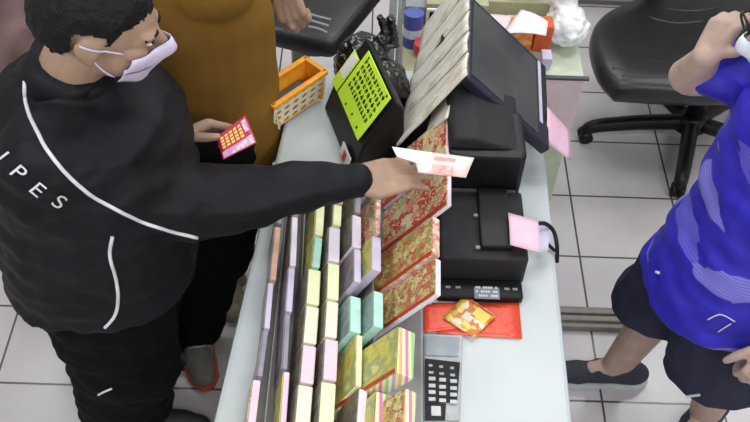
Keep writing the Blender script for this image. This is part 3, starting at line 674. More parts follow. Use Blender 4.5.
bm = bmesh.new(); prism(bm, [CP(425, 359), CP(460, 363), CP(457, 402), CP(425, 405)], (0, 0, .004), .0015); child('keypad', bm, 'black2', ca)
bm = bmesh.new(); prism(bm, [CP(425, 405), CP(446, 404), CP(445, 421), CP(425, 421)], (0, 0, .004), .0015); child('keypad', bm, 'black2', ca)
for j, y in enumerate((365, 372, 377.5, 384.5, 391, 398)):
    for i, x in enumerate((428.5, 439, 450)):
        w, hh = (5, 2.6) if j < 2 else (7, 3.8)
        if j == 0: w = 4
        y_ = y+.12*(x-428)-.8
        a, b = CP(x, y_, ZC+.0205), CP(x+w, y_+hh, ZC+.0205)
        bm = bmesh.new(); box(bm, (a.x, b.y, ZC+.0195), (b.x, a.y, ZC+.0225), .0008, 1); child('key', bm, 'key' if j > 1 else 'silver', ca)
a, b = CP(431, 406, ZC+.0205), CP(441, 416, ZC+.0205); bm = bmesh.new(); box(bm, (a.x, b.y, ZC+.0195), (b.x, a.y, ZC+.0225), .001, 1); child('key', bm, 'key', ca)
# crumpled clear wrapper in front of calculator display
# ------------------------------------------------------------------ right back: cabinet, box, bags
sd = root('side_cabinet', (.6, 2.42, 0), 'narrow pale green cabinet with pink paper front behind the counter', 'cabinet')
bm = bmesh.new(); box(bm, (.40, 2.285, 0), (.708, 2.58, .70), .004); child('body', bm, 'palegreen', sd)
bm = bmesh.new(); box(bm, (.545, 2.278, .38), (.71, 2.284, .695)); child('front_sheet', bm, 'palepink', sd)
bm = bmesh.new(); box(bm, (.54, 2.272, .695), (.722, 2.286, .704)); child('dark_trim', bm, 'darkgrey', sd)
gc = root('grey_cabinet', (.1, 2.85, 0), 'grey steel cabinet with olive top standing behind the counter', 'cabinet')
bm = bmesh.new(); box(bm, (.115, 2.52, 0), (.39, 2.95, .78), .004); child('body', bm, 'grey', gc)
bm = bmesh.new(); box(bm, (.185, 2.512, .66), (.396, 2.96, .8), .003); child('top_board', bm, 'olive', gc)
bm = bmesh.new(); box(bm, (.13, 2.513, .05), (.18, 2.519, .76), .002); child('door', bm, 'lightgrey', gc)
bm = bmesh.new(); box(bm, (.06, 2.45, 0), (.085, 2.475, 1.35), .003); box(bm, (.09, 2.45, 0), (.1, 2.475, 1.35), .002); po = obj('metal_post', bm, 'lightgrey'); settle(po); tag(po, 'light grey metal post standing left of the grey cabinet', 'post')
# things at the far end, on the cabinets and counter
def carton(name, x0, y0, x1, y1, z, dep, m, label, cat, extra=None, hz=.08):
    a, b = at(x0, y1, z), at(x1, y1, z); bm = bmesh.new(); box(bm, (a.x, a.y, z), (b.x, a.y+dep, z+hz), .006); o = obj(name, bm, m); settle(o); tag(o, label, cat); return o, a, b
# blue and white can on a bracket beside the cabinet door, orange packet, framed card
p = at(411, 33, ZC); 
cn = root('drink_can', (p.x, 2.30, .78), 'blue and white can standing at the far end of the counter', 'can')
sh = root('low_shelf', (.21, 2.38, 0), 'low pale shelf unit joining counter and grey cabinet', 'shelf')
bm = bmesh.new(); box(bm, (.108, 2.15, .70), (.392, 2.5, .72)); child('board', bm, 'olive', sh)
for x in (.11, .375):
    bm = bmesh.new(); box(bm, (x, 2.16, 0), (x+.015, 2.49, .70)); child('side_panel', bm, 'panel', sh)
cn.location = (at(412, 44, .722).x, at(412, 44, .722).y, .722)
for (za, zb, mm_, nm) in ((0, .04, 'blue', 'base_band'), (.04, .075, 'bluewhite', 'label_band'), (.075, .13, 'blue', 'top_band')):
    bm = bmesh.new(); q_ = V(cn.location); tube(bm, [q_+V((0, 0, za)), q_+V((0, 0, zb))], .027, 16, 1.2); child(nm, bm, mm_, cn, False)
p = at(437, 28, .722); fr = root('framed_card', (p.x, p.y, .722), 'small white framed card with dark picture near the pale ticket strips', 'card')
bm = bmesh.new(); box(bm, (p.x-.04, p.y, .722), (p.x+.045, p.y+.008, .80), .003); child('frame', bm, 'white', fr)
bm = bmesh.new(); box(bm, (p.x-.03, p.y-.002, .735), (p.x+.035, p.y, .79)); child('picture', bm, 'black', fr)
p = at(432, 42, .722); bm = bmesh.new(); knob(bm, (p.x, p.y, .745), (.04, .028, .024), 3, 3, .2); o = obj('snack_packet', bm, 'orange', None, True); settle(o); tag(o, 'small orange packet in front of the framed card', 'packet')
p = at(424, 50, .722); bm = bmesh.new(); tube(bm, [(p.x, p.y-.02, .722), (p.x, p.y-.02, .75), (p.x, p.y-.02, .77)], [.026, .032, .03], 16, 1.2); o = obj('cup', bm, 'redlabel', None); settle(o); tag(o, 'round dull red cup left of the orange packet', 'cup')
# orange and yellow packets on side cabinet, white papers, plastic bag
M['snack'] = ramp_mat('snack_print', [(222, 96, 46), (236, 120, 60), (220, 190, 120), (206, 84, 44), (196, 170, 80)], 'noise', 26)
a, b = at(519, 58, .70), at(543, 58, .70)
for k, (x0, x1, yy, mm_, lb2) in enumerate(((a.x-.05, b.x-.04, a.y+.03, 'snack', 'orange and yellow snack box behind the tilted screen'), (b.x-.036, b.x+.022, a.y+.03, 'orange_red', 'orange red snack box standing right of the other snack box'))):
    bm = bmesh.new(); box(bm, (x0, yy, .702), (x1, yy+.06, .81), .006); o = obj('snack_box', bm, mm_); settle(o); tag(o, lb2, 'box', 'snack boxes behind the screen')
p = [at(503, 34, .83), at(521, 10, .83), at(548, 22, .83), at(546, 36, .83)]
sheet('paper_sheet', p, 'white', 'white paper sheet lying on top of the snack boxes', 'paper', bend=.008)
sheet('paper_sheet', [at(490, 14, .815), at(512, 16, .815), at(508, 30, .815), at(492, 32, .815)], 'palepink', 'pale paper sheet under the white sheet, behind the screen top', 'paper', bend=.004)
bm = bmesh.new(); p = at(562, 25, .72); knob(bm, (p.x, 2.46, .775), (.066, .08, .065), 8, 4, .16, 7); knob(bm, (p.x-.02, 2.52, .86), (.05, .05, .07), 4, 4, .2, 7)
o = weld('plastic_bag', bm, 'whitebag', None, .006, 2, .007, 26); settle(o); tag(o, 'crumpled white plastic bag on the pale green cabinet', 'bag')
p = at(535, 8, .83); bm = bmesh.new(); knob(bm, (p.x-.01, 2.66, .83), (.06, .05, .06), 12, 3, .3, 9); o = weld('cloth_bundle', bm, 'darkgrey', None, .006, 1); settle(o); tag(o, 'dark grey cloth bundle behind the white paper sheets', 'cloth')
bm = bmesh.new(); box(bm, (.40, 2.59, 0), (.62, 2.8, .76), .004); o = obj('storage_box', bm, 'olive'); settle(o); tag(o, 'olive storage box standing behind the pale green cabinet', 'box')
# blue packet edge right of screen
p = at(547, 66, .72); bm = bmesh.new(); box(bm, (p.x-.02, p.y, .702), (p.x+.014, p.y+.05, .75), .004); o = obj('small_packet', bm, 'e_lilac'); settle(o); tag(o, 'small lilac packet on the pale green cabinet beside the screen', 'packet')
# slatted cabinet at the back, floor bar
sl = root('slatted_cabinet', (1.6, 3.75, 0), 'grey slatted low cabinet along the back behind the office chair', 'cabinet')
bm = bmesh.new(); box(bm, (.85, 3.60, 0), (2.8, 3.95, .5)); child('body', bm, 'grey', sl)
for k in range(4):
    bm = bmesh.new(); box(bm, (.84, 3.585-.0*k, .03+k*.115), (2.81, 3.61, .03+k*.115+.085), .006); child('slat', bm, 'olive' if k % 2 else 'lightgrey', sl)
a, b = at(560, 331, .04), at(655, 320, .04)
br = root('floor_bar', (.8, 1.8, 0), 'grey ridged metal bar on the floor between counter and seller', 'bar')
bm = bmesh.new(); box(bm, (.60, 1.75, 0), (.99, 1.835, .03), .004); child('base', bm, 'floorgrey', br)
for yy in (1.772, 1.803):
    bm = bmesh.new(); box(bm, (.60, yy-.004, .03), (.99, yy+.018, .044), .004); child('ridge', bm, 'floorgrey', br)
# ------------------------------------------------------------------ office chair
oc = root('office_chair', (1.33, 2.72, 0), 'black leather swivel office chair on five star base behind the seller', 'chair')
hub = V((at(688, 130, .04).x, at(688, 130, .04).y, 0))
oc.location = hub
bm = bmesh.new(); tube(bm, [hub+V((0, 0, .06)), hub+V((0, 0, .12)), hub+V((0, 0, .13))], [.055, .05, .03], 18, KX); child('hub', bm, 'black', oc, True)
bm = bmesh.new(); tube(bm, [hub+V((0, 0, .12)), hub+V((0, 0, .36))], .03, 14, KX); child('gas_column', bm, 'black', oc, True)
c1_, c2_ = at(585, 131, .04)-hub, at(648.5, 187, .04)-hub
ang1 = math.atan2(c1_.y, c1_.x/KX); rad = math.hypot(c1_.x/KX, c1_.y)
ang2 = math.atan2(c2_.y, c2_.x/KX)
for k in range(5):
    t = ang1+.03+k*math.radians(70 if k < 2 else 72); dd = V((math.cos(t)*KX, math.sin(t), 0))
    tip = hub+dd*rad
    bm = bmesh.new(); pts = [hub+dd*.03+V((0, 0, .09)), hub+dd*rad*.5+V((0, 0, .092)), hub+dd*rad*.9+V((0, 0, .08)), tip+V((0, 0, .06))]
    tube(bm, spline(pts, 4), [.034-.0007*i for i in range(13)], 10, 1); lg = child('leg', bm, 'black', oc, True)
    sd_ = V((-dd.y, dd.x, 0)).normalized()
    bm = bmesh.new(); tube(bm, [tip+V((0, 0, .028))-sd_*.027, tip+V((0, 0, .028))-sd_*.006], .028, 14); tube(bm, [tip+V((0, 0, .028))+sd_*.006, tip+V((0, 0, .028))+sd_*.027], .028, 14); tube(bm, [tip+V((0, 0, .028))-sd_*.01, tip+V((0, 0, .028))+sd_*.01], .015, 10); tube(bm, [tip+V((0, 0, .045)), tip+V((0, 0, .07))], .022, 10)
    child('caster', bm, 'black', lg, True)
# seat cushion: outline traced at seat height, rounded
zs = .50
ol = [at(x, y, zs) for x, y in ((617, 88), (601, 70), (592, 45), (594, 26), (606, 12), (636, -2), (690, -22), (760, -14), (775, 30), (768, 84), (700, 92))]
ol = spline(ol+[ol[0]], 4)[:-1]; cen = sum(ol, V())/len(ol)
bm = bmesh.new(); rg = []
for dz_, k in ((-.085, .9), (-.075, .97), (-.05, 1.0), (-.02, 1.0), (0, .97), (.012, .9), (.016, .7), (.012, .4)):
    rg.append([bm.verts.new(V((cen.x+(q.x-cen.x)*k, cen.y+(q.y-cen.y)*k, zs+dz_))) for q in ol])
for i in range(len(rg)-1):
    for k in range(len(ol)): bm.faces.new((rg[i][k], rg[i][(k+1) % len(ol)], rg[i+1][(k+1) % len(ol)], rg[i+1][k]))
bm.faces.new(rg[0][::-1]); bm.faces.new(rg[-1]); se = child('seat', bm, 'leather', oc, True)
for pts in ([(612, 70), (640, 73), (690, 71), (740, 74)], [(650, 62), (680, 66), (720, 63)], [(648, 18), (675, 24), (705, 22)], [(655, 8), (690, 12), (720, 8)], [(622, 78), (650, 80), (700, 78)]):
    bm = bmesh.new(); tube(bm, spline([at(x, y, zs+.004) for x, y in pts], 5), .011, 8); child('crease', bm, 'leather', se, True)
bm = bmesh.new(); box(bm, (hub.x-.16, hub.y-.1, .36), (hub.x+.16, hub.y+.1, .415), .01); child('seat_plate', bm, 'black', oc)
bm = bmesh.new(); ctr = V((cen.x, cen.y+.3, .9)); box(bm, (cen.x-.30, cen.y+.22, .62), (cen.x+.30, cen.y+.31, 1.15), .035, 4); child('backrest', bm, 'leather', oc)
bm = bmesh.new(); box(bm, (cen.x-.05, cen.y+.30, .40), (cen.x+.05, cen.y+.325, .8), .005); box(bm, (cen.x-.05, cen.y+.02, .385), (cen.x+.05, cen.y+.325, .412), .004); child('back_bracket', bm, 'black', oc)
# ------------------------------------------------------------------ stool at the left back
zt_ = .66
q0 = at(333, 46, zt_); sp_ = at(301, 70, .2)
post = V((sp_.x, sp_.y, 0))
so = root('bar_stool', tuple(post), 'black padded bar stool with chrome post behind the brown jacket person', 'stool')
cr_ = [at(x, y, zt_) for x, y in ((334, 45), (296, 38), (262, 30), (262, -30), (330, -40), (388, -20))]
ol = []
for i in range(len(cr_)):
    a, b, c = cr_[i-1], cr_[i], cr_[(i+1) % len(cr_)]
    for t in (.0, .33, .66, 1): ol.append(b+(a-b).normalized()*.03*(1-t)**2+(c-b).normalized()*.03*t**2)
cen = sum(ol, V())/len(ol); bm = bmesh.new(); rg = []
for dz_, k in ((-.07, .95), (-.05, 1), (-.015, 1), (0, .96), (.006, .85), (.008, .5)): rg.append([bm.verts.new(V((cen.x+(q.x-cen.x)*k, cen.y+(q.y-cen.y)*k, zt_+dz_))) for q in ol])
for i in range(len(rg)-1):
    for k in range(len(ol)): bm.faces.new((rg[i][k], rg[i][(k+1) % len(ol)], rg[i+1][(k+1) % len(ol)], rg[i+1][k]))
bm.faces.new(rg[0][::-1]); bm.faces.new(rg[-1]); se = child('seat', bm, 'leather', so, True)
for k in range(3):
    bm = bmesh.new(); tube(bm, spline([at(306+k*1, 13+k*7, zt_+.006), at(318, 17+k*6, zt_+.006), at(331-k*2, 20+k*6.5, zt_+.006)], 4), .006, 6); child('seam_or_highlight', bm, 'grey', se, True)  # grey stripes put the highlights on the black seat into colour
bm = bmesh.new(); tube(bm, [post+V((0, 0, .03)), post+V((0, 0, .60))], .028, 16, KX); child('post', bm, 'chrome', so, True)
bm = bmesh.new(); tube(bm, [post+V((0, 0, 0)), post+V((0, 0, .015)), post+V((0, 0, .045))], [.19, .185, .05], 28, KX); child('base', bm, 'black2', so, True)
rc = at(316, 52, .28); bm = bmesh.new(); cR = V((post.x+.06, rc.y+.02, .3)); tube(bm, [cR+V((.085*math.cos(t*math.pi/12), .06*math.sin(t*math.pi/12), 0)) for t in range(25)], .008, 8); child('foot_ring', bm, 'chrome', so, True)
bm = bmesh.new(); tube(bm, [(post.x, post.y, .3), (cR.x-.085, cR.y, .3)], .01, 8); child('foot_ring_arm', bm, 'chrome', so, True)
# ------------------------------------------------------------------ shoes
def shoe(ankle, d, m, sole, parent, L=.27, kx=KX, lace=None, solelab=None):
    d = V((d[0], d[1], 0)).normalized(); s = V((-d.y, d.x, 0)); a = V((ankle[0], ankle[1], 0))
    def P(f, r, z): o_ = d*f+s*r; return a+V((o_.x*kx, o_.y, z))
    bm = bmesh.new()
    cap(bm, P(-.05, 0, .052), P(.03, 0, .06), .042, .042, kx); cap(bm, P(.02, 0, .05), P(.13, .004, .043), .04, .034, kx); cap(bm, P(.09, 0, .04), P(.165, 0, .036), .042, .03, kx); cap(bm, P(-.02, 0, .06), P(-.01, 0, .10), .045, .043, kx)
    o_ = weld('shoe', bm, m, parent, .006, 3)
    bm = bmesh.new(); pts = []
    for (f, w) in ((-.095, .012), (-.085, .03), (-.05, .04), (.02, .036), (.09, .044), (.15, .04), (.185, .024), (.197, .008)): pts.append((f, w))
    poly = [P(f, w, .0) for f, w in pts]+[P(f, -w, .0) for f, w in pts[::-1]]
    prism(bm, poly, (0, 0, .026), .004); so_ = child('sole', bm, sole, o_)
    if solelab: so_['label'] = solelab
    if lace:
        for k in range(4):
            bm = bmesh.new(); tube(bm, [P(.03+k*.02, -.022, .096-k*.009), P(.035+k*.02, 0, .102-k*.009), P(.03+k*.02, .022, .096-k*.009)], .0035, 6); child('lace', bm, lace, o_, True)
    return o_
# ------------------------------------------------------------------ people
def limbs(bm, J, chain, radii, kx=KX):
    for i in range(len(chain)-1): cap(bm, J[chain[i]], J[chain[i+1]], radii[i], radii[i+1], kx)
def build(name, label, J, f, head, base, mats, girth=1.0, jz=None, hands=(), sleeve=('wrR', 'wrL'), jr=None, shorts=False, hem=None, fold=.010, hair=True, sleeve_short=None):
    f = V(f).normalized(); s = V((-f.y, f.x, 0))
    p = root(name, base, label, 'person')
    bm = bmesh.new()
    g = girth
    loft(bm, [(J['pelvis']+V((0, 0, -.08)), .10*g, .08*g), (J['pelvis'], .145*g, .105*g), (J['belly'], .135*g, .10*g), (J['chest'], .15*g, .105*g), (J['chest'].lerp(J['neck'], .6), .12*g, .085*g), (J['neck'], .055, .055)], f, s)
    cap(bm, J['neck'], head.p(-.015, 0, -.04), .056, .052)
    head.body(bm)
    for side in 'RL':
        cap(bm, J['chest'].lerp(J['neck'], .5), J['sh'+side], .06, .058)
        limbs(bm, J, ['sh'+side, 'el'+side, 'wr'+side], [.055, .05, .030], 1.15)
        limbs(bm, J, ['hip'+side, 'kn'+side, 'an'+side], [.085*min(g, 1.15), .056, .04])
        d = J['toe'+side]; cap(bm, J['an'+side], J['an'+side]+V((d[0]*.08, d[1]*.08, -.035)), .035, .03)
    for h in hands: hand(bm, *h[0], **h[1])
    body = weld('body', bm, mats['skin'], p, .0052, 2)
    head.eyes(body)
    return p, body, f, s
def torso_garment(bm, J, f, s, g, hemz, pad=.022, neckr=.075):
    pel = J['pelvis'].copy(); top = J['chest'].lerp(J['neck'], .6)
    hemc = pel+(J['pelvis']-J['belly']).normalized()*(pel.z-hemz)
    loft(bm, [(hemc, .155*g+pad, .118*g+pad), (pel, .155*g+pad, .115*g+pad), (J['belly'], .15*g+pad, .115*g+pad), (J['chest'], .16*g+pad, .115*g+pad), (top, .135*g+pad, .095*g+pad), (J['neck'], neckr, neckr), (J['neck']+(J['neck']-top).normalized()*.03, neckr*.96, neckr*.96)], f, s)
# ---- A: the customer in the black track jacket
hA = Head((-.545, 1.455, 1.53), (.92, .06, -.29), (.3, 0, .95), .95)
JA = dict(pelvis=V((-.655, 1.42, .90)), belly=V((-.635, 1.43, 1.06)), chest=V((-.635, 1.45, 1.22)), neck=V((-.645, 1.455, 1.375)),
          shR=V((-.655, 1.30, 1.29)), elR=at(185, 204, 1.10), wrR=at(352, 181, 1.13), shL=V((-.66, 1.60, 1.29)), elL=V((-.60, 1.655, 1.05)), wrL=at(174, 142, 1.09),
          hipR=V((-.67, 1.34, .86)), knR=V((-.66, 1.33, .46)), anR=V((-.725, 1.345, .08)), hipL=V((-.68, 1.52, .86)), knL=V((-.69, 1.53, .46)), anL=V((-.80, 1.56, .08)), toeR=(1, 0), toeL=(1, .1))
w = JA['wrR']; kn_ = at(392, 174, 1.135)
dR = (kn_-w).normalized()
handsA = [((w+dR*.0, dR, V((0, -.25, 1)), 1, [.25, .22, .25, .3]), dict(sc=1.08, kx=1.2, thumb=V((.95, .35, .05)), spread=.04)),
          ((JA['wrL'], at(198, 130, 1.105)-JA['wrL'], V((-.25, .75, .65)), 1, [.8, .85, .9, .95]), dict(sc=1.12, kx=1.2, thumb=V((1, -.25, .15)), spread=.06))]
pA, bA, fA, sA = build('person', 'masked customer in black track jacket with white piping reaching over the counter', JA, (1, 0, 0), hA, (-.6, 1.42, 0), dict(skin='skin'), 1.28, hands=handsA)
bm = bmesh.new(); torso_garment(bm, JA, fA, sA, 1.40, .80)
for side, rr in (('R', (.098, .090, .047)), ('L', (.098, .085, .050))):
    cap(bm, JA['chest'].lerp(JA['neck'], .45), JA['sh'+side], .1, .098); limbs(bm, JA, ['sh'+side, 'el'+side, 'wr'+side], rr, 1.15)
cap(bm, JA['elR']+V((0, -.005, -.01)), JA['elR'].lerp(JA['wrR'], .45)+V((0, 0, -.008)), .088, .068, 1.15)
jk = weld('jacket', bm, 'jacket', pA, .0075, 3, .011, 8)
bm = bmesh.new(); nk = JA['neck']; ud = (hA.p(-.015, 0, -.04)-nk).normalized()
tube(bm, [nk-ud*.01, nk+ud*.025, nk+ud*.05], [.083, .075, .068], 24, KX); child('collar', bm, 'jacket', jk, True)
tA = bvh(jk)
def piping(t, pts, parent, m='piping', r=.0042, nm='piping'):
    q = [on(t, x, y, .003) for x, y in [(a.x, a.y) for a in spline([V((x, y, 0)) for x, y in pts], 8)]]; q = [a[0] for a in q if a]
    if len(q) > 2: bm = bmesh.new(); tube(bm, q, r, 8); child(nm, bm, m, parent, True, label='white piping' if nm == 'piping' else None)
piping(tA, [(25, 72), (26, 95), (30, 116), (43, 143), (60, 167), (82, 188), (110, 206), (150, 224), (197, 237)], jk)
piping(tA, [(112, 236), (110, 255), (116, 280), (118, 300), (114, 316), (105, 327)], jk)
# lettering on the sleeve
def glyph(ch):
    cu = bpy.data.curves.new('t', 'FONT'); cu.body = ch; cu.size = 1; cu.extrude = 0; cu.align_x = 'CENTER'; cu.align_y = 'CENTER'
    o = bpy.data.objects.new('t', cu); COL.objects.link(o); dg = bpy.context.evaluated_depsgraph_get(); me = bpy.data.meshes.new_from_object(o.evaluated_get(dg))
    bpy.data.objects.remove(o); bpy.data.curves.remove(cu); return me
SZ = 20
for ch, x, y, ang in (('S', -50, 108, 40), ('T', -33, 124, 40), ('R', -12, 142, 40), ('I', 4, 157, 40), ('P', 19, 172, 40), ('E', 38, 189, 38), ('S', 59, 201, 32)):
    me = glyph(ch); b2 = bmesh.new(); b2.from_mesh(me); bmesh.ops.triangulate(b2, faces=b2.faces[:]); bmesh.ops.subdivide_edges(b2, edges=b2.edges[:], cuts=1)
    bm = bmesh.new(); ok = True; idx = {}; ca_, sa_ = math.cos(math.radians(ang)), math.sin(math.radians(ang))
    for v in b2.verts:
        gx, gy = (v.co.x*1.25+.22*v.co.y)*SZ, v.co.y*SZ
        h = on(tA, x+gx*ca_+gy*sa_, y+gx*sa_-gy*ca_, .004)
        if not h: ok = False; break
        idx[v.index] = h[0]
    if ok:
        mp_ = {k: bm.verts.new(p_) for k, p_ in idx.items()}
        for f_ in b2.faces:
            try: bm.faces.new([mp_[v.index] for v in f_.verts])
            except ValueError: pass
        child('letter', bm, 'piping', jk, False, label='white capital letter')
    else: bm.free()
    b2.free(); bpy.data.meshes.remove(me)
bm = bmesh.new(); loft(bm, [(JA['pelvis']+V((0, 0, -.12)), .20, .17), (JA['pelvis'], .21, .17), (JA['pelvis']+V((0, 0, .08)), .20, .165)], fA, sA)
for side in 'RL': limbs(bm, JA, ['hip'+side, 'kn'+side, 'an'+side], [.145, .125, .105])
tr = weld('trousers', bm, 'trousers', pA, .008, 3, .012, 7)
tT = bvh(tr); piping(tT, [(99, 394), (105, 391), (112, 388)], tr, r=.003, nm='trouser_logo')
shoe((JA['anR'].x+.01, JA['anR'].y), (1, -.05), 'shoe_black', 'shoe_black', pA, lace='grey'); shoe((JA['anL'].x, JA['anL'].y), (1, .1), 'shoe_black', 'shoe_black', pA)
hA.hair(pA, bA); hA.mask(bvh(bA), pA, 'mask')
# things he holds
def card3(name, quad, m, label, cat, th=.0025, bend=0):
    return sheet(name, quad, m, label, cat, th, bend)
bz_ = 1.155
for k, (qd, zq, lb2, mm_) in enumerate(((((392, 147), (432, 152), (430, 168), (391, 158)), bz_+.004, 'white paper slip under the thumb of the customer reaching out', 'white'),)):
    pass
bl = sheet('lottery_slips', [at(412, 151, 1.166), at(474, 159, 1.166), at(466, 178, 1.166), at(418, 173, 1.166)], 'bills', 'white and red lottery slips held out over the counter by the customer', 'lottery slips', .004, .003)
bm = bmesh.new(); qd = [at(392, 147, 1.172), at(432, 153, 1.172), at(430, 167, 1.172), at(397, 157, 1.172)]; prism(bm, qd, (0, 0, .0015)); child('white_slip', bm, 'white', bl, False, label='white slip')
bm = bmesh.new(); prism(bm, [at(434, 156, 1.172), at(456, 159, 1.172), at(452, 175, 1.172), at(431, 172, 1.172)], (0, 0, .0008)); child('red_print', bm, 'slipred', bl, False, label='red print')
qs = [at(217, 137, 1.148), at(245, 115, 1.175), at(257, 143, 1.145), at(223, 160, 1.118)]
sc2 = sheet('scratch_card', qs, 'scratch', 'magenta scratch card with gold dots held low in the customer\'s far hand', 'scratch card', .002, 0)
nq = (qs[1]-qs[0]).cross(qs[3]-qs[0]).normalized(); nq = nq if nq.z > 0 else -nq
def PQ(s, t, l=.0025): return (qs[0].lerp(qs[1], s)).lerp(qs[3].lerp(qs[2], s), t)+nq*l
bm = bmesh.new()
for i in range(5):
    for j in range(4):
        s_, t_ = .08+i*.145, .14+j*.125; prism(bm, [PQ(s_, t_), PQ(s_+.1, t_), PQ(s_+.1, t_+.085), PQ(s_, t_+.085)], nq*.0006)
child('gold_dots', bm, 'scratchdot', sc2)
bm = bmesh.new(); prism(bm, [PQ(.04, .72), PQ(.97, .66), PQ(.97, .96), PQ(.04, .97)], nq*.0006); child('pink_band', bm, 'scratchpink', sc2)
bm = bmesh.new(); prism(bm, [PQ(.80, .1), PQ(.95, .1), PQ(.95, .5), PQ(.82, .5)], nq*.0006); child('pale_mark', bm, 'scratchpink', sc2)
# ---- B: person in the mustard jacket
hB = Head((-.47, 1.91, 1.60), (.8, .5, -.25), (.2, .1, .97), 1.0)
JB = dict(pelvis=V((-.485, 1.91, .90)), belly=V((-.485, 1.92, 1.05)), chest=V((-.495, 1.93, 1.22)), neck=V((-.49, 1.92, 1.43)),
          shR=V((-.40, 1.84, 1.34)), elR=at(268, -70, 1.16), wrR=at(283, 4, 1.05), shL=V((-.52, 2.10, 1.34)), elL=V((-.50, 2.20, 1.1)), wrL=V((-.35, 2.24, 1.0)),
          hipR=V((-.46, 1.82, .86)), knR=V((-.47, 1.76, .46)), anR=V((-.56, 1.66, .08)), hipL=V((-.44, 2.02, .86)), knL=V((-.43, 2.0, .46)), anL=V((-.50, 1.93, .08)), toeR=(.5, -.8), toeL=(.7, -.5))
JB['wrR'] = at(284, -14, 1.06)
handsB = [((JB['wrR'], at(291, 12, 1.0)-JB['wrR'], V((-.2, -.9, .45)), 1, [.95, 1.0, 1.05, 1.1]), dict(sc=1.12, kx=1.2, thumb=V((.6, -.4, -.4)), spread=.02)),
          ((JB['wrL'], V((1, .1, -.3)), V((0, .2, 1)), -1, .4), dict(sc=1.0, kx=1.2))]
pB, bB, fB, sB = build('person', 'person in mustard brown jacket and dark trousers standing behind the masked customer', JB, (.6, .8, 0), hB, (-.5, 1.85, 0), dict(skin='skin'), .95, hands=handsB)
bm = bmesh.new(); torso_garment(bm, JB, fB, sB, 1.0, .74, .036)
for side in 'RL':
    cap(bm, JB['chest'].lerp(JB['neck'], .45), JB['sh'+side], .1, .09)
limbs(bm, JB, ['shL', 'elL', 'wrL'], [.09, .075, .055], 1.1)
limbs(bm, JB, ['shR', 'elR'], [.085, .062], 1.1); cap(bm, JB['elR'], JB['elR'].lerp(JB['wrR'], .72), .062, .046, 1.1)
jb = weld('jacket', bm, 'brown', pB, .008, 8, .005, 4)
bm = bmesh.new(); loft(bm, [(JB['pelvis']+V((0, 0, -.12)), .17, .14), (JB['pelvis'], .18, .14), (JB['pelvis']+V((0, 0, .06)), .17, .13)], fB, sB)
for side in 'RL': limbs(bm, JB, ['hip'+side, 'kn'+side, 'an'+side], [.125, .10, .075])
weld('trousers', bm, 'trousers', pB, .008, 3, .01, 7)
shoe((JB['anR'].x, JB['anR'].y), (.25, -1), 'shoe_grey', 'orange_red', pB, lace='lightgrey', solelab='orange sole'); shoe((JB['anL'].x, JB['anL'].y), (.25, -1), 'beige', 'grey', pB)
hB.hair(pB, bB)
# ---- C: person at the far left
hC = Head((-1.10, 2.02, 1.52), (.9, .2, -.2), (.2, 0, 1))
JC = dict(pelvis=V((-1.02, 2.02, .88)), belly=V((-1.02, 2.02, 1.03)), chest=V((-1.03, 2.02, 1.18)), neck=V((-1.05, 2.02, 1.36)),
          shR=V((-1.02, 1.86, 1.29)), elR=V((-.98, 1.84, 1.02)), wrR=V((-.84, 1.88, .90)), shL=V((-1.04, 2.18, 1.29)), elL=V((-1.02, 2.22, 1.02)), wrL=V((-.9, 2.2, .85)),
          hipR=V((-1.02, 1.94, .84)), knR=V((-1.02, 1.94, .45)), anR=V((-1.05, 1.94, .08)), hipL=V((-1.02, 2.1, .84)), knL=V((-1.02, 2.1, .45)), anL=V((-1.05, 2.1, .08)), toeR=(1, 0), toeL=(1, 0))
handsC = [((JC['wr'+q], V((.4, 0, -1)), V((1, 0, .4)), (1 if q == 'R' else -1), .35), dict(kx=1.2)) for q in 'RL']
pC, bC, fC, sC = build('person', 'person in mauve top mostly hidden behind the masked customer', JC, (1, 0, 0), hC, (-1.03, 2.02, 0), dict(skin='skin'), 1.0, hands=handsC)
bm = bmesh.new(); torso_garment(bm, JC, fC, sC, 1.15, .80)
for side in 'RL': cap(bm, JC['chest'].lerp(JC['neck'], .45), JC['sh'+side], .085, .08); limbs(bm, JC, ['sh'+side, 'el'+side, 'wr'+side], [.08, .065, .045], 1.1)
weld('top', bm, 'mauve', pC, .009, 4, .008, 6)
bm = bmesh.new(); loft(bm, [(JC['pelvis']+V((0, 0, -.12)), .16, .13), (JC['pelvis']+V((0, 0, .05)), .16, .13)], fC, sC)
for side in 'RL': limbs(bm, JC, ['hip'+side, 'kn'+side, 'an'+side], [.115, .09, .07])
weld('trousers', bm, 'trousers', pC, .009, 3, .01, 7)
for side in 'RL': shoe((JC['an'+side].x, JC['an'+side].y), (1, 0), 'shoe_black', 'shoe_black', pC)
hC.hair(pC, bC)
